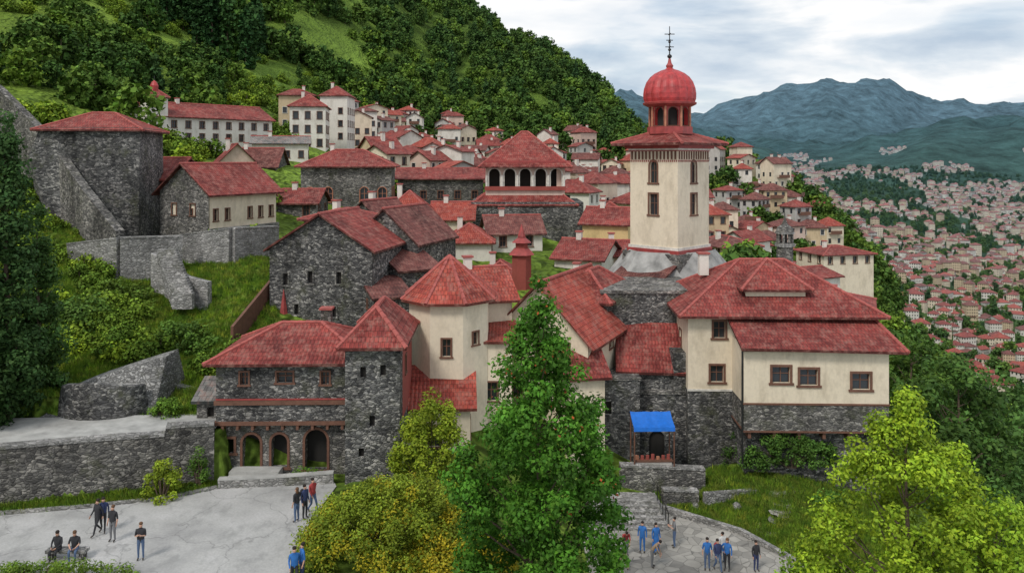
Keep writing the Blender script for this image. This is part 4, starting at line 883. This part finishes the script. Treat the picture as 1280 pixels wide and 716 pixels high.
bush('laurel_shrub',wx(208,43.2),42.6,0,.95,.7,2.3,28,.32,100,.14,(.24,.33,.03))
bush('laurel_shrub',wx(250,44.2),44.0,0,.5,.45,2.2,16,.28,90,.12,(.09,.18,.03))
bush('round_shrub',wx(208,47.6),47.6,2.7,.95,.8,1.3,22,.3,80,.14,(.12,.23,.03))
bush('laurel_shrub',wx(20,48.3),48.3,2.7,2.2,1,2.2,36,.45,80,.2,(.09,.18,.03))
bush('low_hedge',wx(60,34.5),34.3,-.1,5.2,1.0,.9,80,.35,100,.11,(.13,.22,.028))
bush('hillside_thicket',wx(232,57),57,3.5,3.0,2.0,3.4,60,.6,90,.24,(.10,.19,.03)); bush('hillside_thicket',wx(90,56),57,4.5,3,2,4,60,.7,90,.26,(.09,.17,.03)); bush('hillside_thicket',wx(150,62),62,6,3,2,3,50,.6,80,.28,(.12,.20,.03))
bush('planted_bed',wx(385,45),44.95,0,1.3,.35,.9,24,.22,70,.1,(.12,.25,.03))
bush('ivy',wx(990,53),53.0,-2.2,3.6,.6,2.3,80,.38,90,.16,(.08,.17,.03)); bush('ivy',wx(915,56.2),56.1,-3.8,1.0,.4,3.2,30,.3,80,.14,(.07,.15,.03)); bush('low_shrub',wx(748,51.5),51.5,-4,.9,.6,1.4,20,.3,70,.14,(.08,.18,.03)); bush('low_shrub',wx(1040,50),50,-4,1.3,1,1.6,24,.35,70,.16,(.09,.2,.03))
b=Bld('garden_path')
for i in range(26):
    t=i/25; X=wx(1000,50)-t*3.2+random.uniform(-.5,.5); Y=52-t*5.5+random.uniform(-.3,.3); z=ground(X,Y)+.06; k=7; r=random.uniform(.35,.6)
    V=[(X+r*(1+random.uniform(-.2,.2))*math.cos(6.283*j/k),Y+r*math.sin(6.283*j/k),z+i*.002) for j in range(k)]
    b.p('a','flagstones').face(V); 
b.finish(True)
ribbon_wall('garden_wall',[(wx(775,53),53,-5,-2.2),(wx(880,53.4),53.4,-5,-2.6)],.6,'stone_mid','stone_light'); ribbon_wall('garden_wall',[(wx(880,51),51,-5,-3.2),(wx(990,52),52,-5,-3.2)],.4,'rubble',None)
ribbon_wall('garden_wall',[(wx(828,51),51,-5,-3.0),(wx(872,51.3),51.3,-5,-3.2)],.5,'stone_mid','stone_light')
for i in range(9):
    mound('boulder',wx(870+i*17,50.6),50.6+random.uniform(-.4,.7),-4,random.uniform(.3,.6),.4,random.uniform(.5,.9),'stone_light')
# market stall
b=Bld('market_stall',(wx(788,54.3),54.3,-4),.03); w=2.75
V=[];Q=[]
for i in range(9):
    for j in range(5): V.append((w*i/8,-1.3+1.5*j/4,.28+.62*j/4-.07*math.sin(math.pi*j/4)-.05*abs(math.sin(i*math.pi/2.67))))
for i in range(8):
    for j in range(4): Q.append((i*5+j,(i+1)*5+j,(i+1)*5+j+1,i*5+j+1))
b.p('awning','tarp_blue').mesh(V,Q); 
for i in range(8): b.p('awning','tarp_blue').face([(w*i/8,-1.3,.28),(w*(i+1)/8,-1.3,.28),(w*(i+1)/8,-1.33,.02),(w*i/8,-1.33,.02)])
for x in (.05,w-.05):
    for y,z in ((-1.25,.2),(.15,.85)): b.tube('posts','wood_brown',(x,y,-4),(x,y,z),.05)
b.box('counter','wood_brown',.1,w-.1,-1.1,-.6,-2.1,-1.98); b.box('counter_front','plaster_grey',.15,w-.15,-1.05,-1.0,-4,-2.1); b.box('platform','stone_mid',-.3,w+.3,-1.4,.8,-5,-2.9)
for i in range(7): b.prism('goods_%d'%i,random.choice(['terracotta','plaster_pink','plaster_red']),7,.12,-1.98,-1.98+random.uniform(.15,.35),.3+i*.35,-.85)
b.finish()
# ------------------------------------------------------------ people
for nm,c in (('cloth_black',(.03,.03,.035)),('cloth_navy',(.035,.05,.13)),('cloth_blue',(.03,.15,.45)),('cloth_grey',(.18,.18,.19)),('cloth_white',(.62,.61,.59)),('cloth_red',(.38,.05,.05)),('cloth_tan',(.34,.24,.16)),('cloth_denim',(.09,.14,.25)),('hair_dark',(.02,.013,.01)),('hair_brown',(.12,.06,.03)),('skin',(.56,.33,.24)),('shoe',(.06,.05,.045)),('lips',(.35,.1,.08))): plain(nm,c,.85,.15,6,bm=.1)
import bmesh
def person(X,Y,z,face,pose='stand',top='cloth_black',bot='cloth_black',hair='hair_dark',h=1.72,long=False,skirt=False,bare=False,bag=None):
    J={'pel':(0,0,.95,.125),'spi':(0,.01,1.13,.115),'che':(0,0,1.34,.135),'nek':(0,0,1.49,.052),'hd0':(0,.02,1.57,.078),'hd1':(0,.005,1.66,.088)}
    for s,t in ((-1,'L'),(1,'R')):
        J.update({'hip'+t:(s*.095,0,.88,.09),'kne'+t:(s*.105,.02,.5,.06),'ank'+t:(s*.11,-.01,.1,.042),'toe'+t:(s*.125,.15,.04,.038),'sho'+t:(s*.185,0,1.42,.058),'elb'+t:(s*.235,-.03,1.14,.044),'wri'+t:(s*.245,.05,.91,.03),'pal'+t:(s*.245,.075,.84,.034)})
    def mv(k,x,y,zz): J[k]=(x,y,zz,J[k][3])
    if pose=='walk':
        mv('kneL',-.1,.17,.52);mv('ankL',-.1,.28,.11);mv('toeL',-.11,.44,.07);mv('kneR',.1,.02,.5);mv('ankR',.1,-.26,.17);mv('toeR',.11,-.14,.04)
        mv('elbL',-.23,-.13,1.17);mv('wriL',-.23,-.14,.93);mv('palL',-.23,-.12,.86);mv('elbR',.23,.05,1.16);mv('wriR',.21,.22,.97);mv('palR',.21,.26,.91)
    if pose=='phone':
        for s,t in ((-1,'L'),(1,'R')): mv('elb'+t,s*.23,.06,1.14); mv('wri'+t,s*.1,.28,1.24); mv('pal'+t,s*.06,.33,1.28)
    if pose=='hip':
        mv('elbR',.36,-.06,1.17); mv('wriR',.2,.03,1.0); mv('palR',.15,.06,.97)
    if pose=='sit':
        for k in ('pel','spi','che','nek','hd0','hd1'): mv(k,J[k][0],J[k][1]+(.0 if k=='pel' else .05 if k!='hd1' else .1),J[k][2]-.42)
        for s,t in ((-1,'L'),(1,'R')): mv('hip'+t,s*.1,.03,.5);mv('kne'+t,s*.14,.43,.53);mv('ank'+t,s*.12,.42,.11);mv('toe'+t,s*.13,.57,.04);mv('sho'+t,s*.18,.04,1.0);mv('elb'+t,s*.24,.12,.76);mv('wri'+t,s*.12,.33,.65);mv('pal'+t,s*.08,.39,.64)
    if pose=='bend':
        for k,y,zz in (('spi',.08,1.1),('che',.22,1.25),('nek',.32,1.36),('hd0',.39,1.4),('hd1',.46,1.46)): mv(k,0,y,zz)
        for s,t in ((-1,'L'),(1,'R')): mv('sho'+t,s*.18,.27,1.3);mv('elb'+t,s*.2,.35,1.04);mv('wri'+t,s*.16,.45,.84);mv('pal'+t,s*.15,.47,.77)
    E=[('pel','spi','top'),('spi','che','top'),('che','nek','top'),('nek','hd0','skin'),('hd0','hd1','skin')]
    for t in 'LR': E+=[('pel','hip'+t,'bot'),('hip'+t,'kne'+t,'bot'),('kne'+t,'ank'+t,'skin' if (skirt and not long) else 'bot'),('ank'+t,'toe'+t,'shoe'),('che','sho'+t,'top'),('sho'+t,'elb'+t,'top'),('elb'+t,'wri'+t,'skin' if bare else 'top'),('wri'+t,'pal'+t,'skin')]
    for t,s in (('L',-1),('R',1)):
        p=Vector(J['pal'+t][:3]); w=Vector(J['wri'+t][:3]); d=(p-w).normalized(); side=d.cross(Vector((s,0,0))); 
        if side.length<.1: side=d.cross(Vector((0,1,0)))
        side.normalize(); inn=Vector((-s,0,0)) if abs(d.x)<.7 else Vector((0,-1,0))
        for i,(o,l) in enumerate(((-.027,.07),(-.009,.085),(.009,.08),(.027,.06))):
            a=p+side*o+d*.012; m=a+d*l*.55; e=m+(d*.8+inn*.5).normalized()*l*.5
            for kk,c in (('a',a),('b',m),('c',e)): J['f%d%s%s'%(i,kk,t)]=(*c,.0095)
            E+=[('pal'+t,'f%da%s'%(i,t),'skin'),('f%da%s'%(i,t),'f%db%s'%(i,t),'skin'),('f%db%s'%(i,t),'f%dc%s'%(i,t),'skin')]
        a=w.lerp(p,.5)-side*.03; e=a-side*.03+d*.035+inn*.01
        J['ta'+t]=(*a,.011); J['tb'+t]=(*e,.01); E+=[('pal'+t,'ta'+t,'skin'),('ta'+t,'tb'+t,'skin')]
    keys=list(J); me=bpy.data.meshes.new('sk'); me.from_pydata([J[k][:3] for k in keys],[(keys.index(a),keys.index(c)) for a,c,_ in E],[])
    ob=bpy.data.objects.new('sk',me); S.collection.objects.link(ob)
    md=ob.modifiers.new('s','SKIN'); sv=me.skin_vertices[0].data
    for i,k in enumerate(keys):
        r=J[k][3]; f=1.25 if k in('pel','che','spi') else 1; sv[i].radius=(r*f,r*.95) if f>1 else (r,r); sv[i].use_root=(k=='pel')
    ss=ob.modifiers.new('u','SUBSURF'); ss.levels=1; ss.render_levels=1
    dg=bpy.context.evaluated_depsgraph_get(); ev=ob.evaluated_get(dg); m2=bpy.data.meshes.new_from_object(ev); bpy.data.objects.remove(ob)
    # materials first, so that the face indices set below are kept
    m2.materials.clear()
    for q in (top,bot,'skin','shoe',hair,'hair_dark' if not bag else bag,'lips'): m2.materials.append(MATS[q])
    names=['top','bot','skin','shoe','hair','dark','lips']
    A=np.array([J[a][:3] for a,c,_ in E]); B=np.array([J[c][:3] for a,c,_ in E]); Rr=np.array([(J[a][3]+J[c][3])/2 for a,c,_ in E]); g=[names.index(x) for _,_,x in E]
    fc=np.zeros(len(m2.polygons)*3); m2.polygons.foreach_get('center',fc); fc=fc.reshape(-1,3)
    tt=np.clip(((fc[:,None]-A)*(B-A)).sum(2)/((B-A)**2).sum(1),0,1); dd=np.linalg.norm(fc[:,None]-(A+tt[...,None]*(B-A)),axis=2)-Rr
    bi=dd.argmin(1); mi=np.array(g)[bi]
    bm=bmesh.new(); bm.from_mesh(m2); bm.faces.ensure_lookup_table()
    for f,k in zip(bm.faces,mi): f.material_index=int(k); f.smooth=True
    H=Vector(J['hd1'][:3]); H0=Vector(J['hd0'][:3]); upv=Vector((0,0,1)) if pose!='bend' else (H-H0).normalized(); fw=Vector((0,1,0)) if pose!='bend' else Vector((0,.75,-.65)); rt=Vector((1,0,0))
    def sph(c,r,sc,mat,u=10,v=7):
        M=Matrix.Translation(c)@Matrix.Diagonal((*sc,1)); r_=bmesh.ops.create_uvsphere(bm,u_segments=u,v_segments=v,radius=r,matrix=M)
        fs={f for vv in r_['verts'] for f in vv.link_faces}
        for f in fs: f.material_index=names.index(mat); f.smooth=True
    sph(H+upv*.03-fw*.032,.096,(.93,.95,.88),'hair',14,10)
    if long: sph(H0-fw*.06-upv*.02,.085,(1.05,.7,1.6),'hair',12,8)
    for sx in (-1,1):
        sph(H0+upv*.055+fw*.083+rt*sx*.032,.011,(1.2,.6,.8),'hair',6,5); sph(H0+upv*.04+rt*sx*.088,.022,(.45,.7,1.2),'skin',6,5)
    sph(H0+upv*.022+fw*.094,.015,(.8,1.1,1.3),'skin',6,5); sph(H0-upv*.02+fw*.08,.016,(1.4,.5,.4),'lips',6,4)
    if skirt:
        P=Vector(J['pel'][:3]); prof=[(.15,.1),(.17,0),(.2,-.2),(.24,-.42 if not long else -.7)]; k=16; prev=None
        for r,dz in prof:
            ring=[bm.verts.new(P+Vector((r*math.cos(6.2832*i/k)*(1+.05*math.cos(i*3)),r*.85*math.sin(6.2832*i/k)*(1+.05*math.cos(i*3)),dz))) for i in range(k)]
            if prev:
                for i in range(k): f=bm.faces.new((prev[i],prev[(i+1)%k],ring[(i+1)%k],ring[i])); f.material_index=1; f.smooth=True
            prev=ring
    if bag:
        c=Vector(J['che'][:3])-Vector((0,.2,.06)); sph(c,.17,(.85,.6,1.25),'dark' ,10,8)
    bm.to_mesh(m2); bm.free(); m2.name='person'
    o=bpy.data.objects.new('person',m2); S.collection.objects.link(o); o.location=(X,Y,z); o.rotation_euler=(0,0,math.radians(face)); s=h/1.75; o.scale=(s,s,s)
    return o
def PL(px,py,*a,**k): Y=18000/(py-200); person(wx(px,Y),Y,0.0,*a,**k)
def PR(px,py,*a,**k): Y=22000/(py-200); person(wx(px,Y),Y,-3.98,*a,**k)
PL(122,668,150,'walk','cloth_black','cloth_black',bag='cloth_navy'); PL(141,676,170,'stand','cloth_black','cloth_grey',hair='hair_brown',h=1.7,bare=True)
PL(129,664,200,'walk','cloth_navy','cloth_black',h=1.66)
PL(176,699,190,'phone','cloth_black','cloth_denim',hair='hair_brown',h=1.68,bare=True)
b=Bld('stone_bench',(wx(75,35.6),36.2,0)); b.box('seat','stone_light',-.9,.9,-.22,.22,.3,.44); b.box('leg_1','stone_mid',-.8,-.6,-.18,.18,0,.3); b.box('leg_2','stone_mid',.6,.8,-.18,.18,0,.3); b.finish()
person(wx(75,35.6)-.38,36.15,0,175,'sit','cloth_black','cloth_black'); person(wx(75,35.6)+.38,36.15,0,190,'sit','cloth_black','cloth_denim',hair='hair_brown',bare=True)
PL(371,652,60,'hip','cloth_black','cloth_denim',long=True,hair='hair_brown',bare=True); PL(381,648,240,'stand','cloth_navy','cloth_black',bag='cloth_black'); PL(391,640,230,'walk','cloth_red','cloth_denim',h=1.75)
PL(378,729,120,'stand','cloth_blue','cloth_navy',h=1.75,bare=True); PL(368,734,200,'walk','cloth_blue','cloth_black')
for a,k in (((803,690,160,'stand','cloth_blue','cloth_blue'),{}),((820,692,200,'stand','cloth_blue','cloth_blue'),dict(long=True,skirt=True)),((843,684,90,'phone','cloth_grey','cloth_denim'),dict(bare=True)),((782,694,180,'bend','cloth_red','cloth_grey'),dict(bare=True)),
            ((757,702,100,'stand','cloth_tan','cloth_tan'),dict(bare=True,h=1.6)),((815,709,250,'bend','cloth_tan','cloth_grey'),{}),((884,712,170,'stand','cloth_blue','cloth_denim'),dict(bare=True)),((897,714,190,'walk','cloth_navy','cloth_denim'),dict(bag='cloth_red')),
            ((909,713,150,'hip','cloth_blue','cloth_black'),dict(long=True,hair='hair_brown')),((903,704,20,'stand','cloth_white','cloth_denim'),{}),((945,714,200,'stand','cloth_black','cloth_navy'),dict(h=1.65)),((780,712,30,'walk','cloth_grey','cloth_tan'),{})):
    PR(*a,**k)
print('people',time.time()-T0)
# ------------------------------------------------------------ world & light
W_=bpy.data.worlds.new('World'); S.world=W_; W_.use_nodes=True; nt=W_.node_tree; nt.nodes.clear()
out=nt.nodes.new('ShaderNodeOutputWorld'); sky=nt.nodes.new('ShaderNodeTexSky'); sky.sky_type='NISHITA'; sky.sun_disc=False; sky.sun_elevation=math.radians(48); sky.sun_rotation=math.radians(215)
b1=nt.nodes.new('ShaderNodeBackground'); b1.inputs[1].default_value=.12; nt.links.new(sky.outputs[0],b1.inputs[0])
tc=nt.nodes.new('ShaderNodeTexCoord'); mp=nt.nodes.new('ShaderNodeMapping'); mp.inputs['Scale'].default_value=(2.3,2.3,8.5); mp.inputs['Location'].default_value=(.8,.1,.1); nt.links.new(tc.outputs['Generated'],mp.inputs[0])
n1=noise(nt,mp.outputs[0],2.2,4,.55); n2=nt.nodes.new('ShaderNodeTexNoise'); n2.inputs['Scale'].default_value=1.9; n2.inputs['Detail'].default_value=7; n2.inputs['Roughness'].default_value=.52; n2.inputs['Distortion'].default_value=.3; nt.links.new(mp.outputs[0],n2.inputs['Vector'])
cc=ramp(nt,n2.outputs['Fac'],[(.38,(.50,.60,.72)),(.48,(.72,.79,.86)),(.57,(1.0,1.0,1.0))])
b2=nt.nodes.new('ShaderNodeBackground'); b2.inputs[1].default_value=1.02; nt.links.new(cc,b2.inputs[0])
f=ramp(nt,n1,[(.3,.65),(.5,.97)]); mx=nt.nodes.new('ShaderNodeMixShader'); nt.links.new(f,mx.inputs[0]); nt.links.new(b1.outputs[0],mx.inputs[1]); nt.links.new(b2.outputs[0],mx.inputs[2]); nt.links.new(mx.outputs[0],out.inputs[0])
l=bpy.data.lights.new('sun','SUN'); l.energy=1.9; l.angle=math.radians(14); l.color=(1,.95,.88); lo=bpy.data.objects.new('sun',l); S.collection.objects.link(lo)
az=math.radians(215); el=math.radians(48); d=Vector((math.sin(az)*math.cos(el),math.cos(az)*math.cos(el),math.sin(el))); lo.rotation_euler=d.to_track_quat('Z','Y').to_euler()
cam=bpy.data.cameras.new('camera'); cam.sensor_width=36; cam.lens=1000/1280*36; cam.shift_y=-158/1280; cam.clip_end=30000; cam.clip_start=.5
co=bpy.data.objects.new('camera',cam); S.collection.objects.link(co); co.location=(0,0,CZ); co.rotation_euler=(math.pi/2,0,0); S.camera=co
S.view_settings.view_transform='Standard'; S.view_settings.look='None'; S.view_settings.exposure=0
print('done',time.time()-T0)
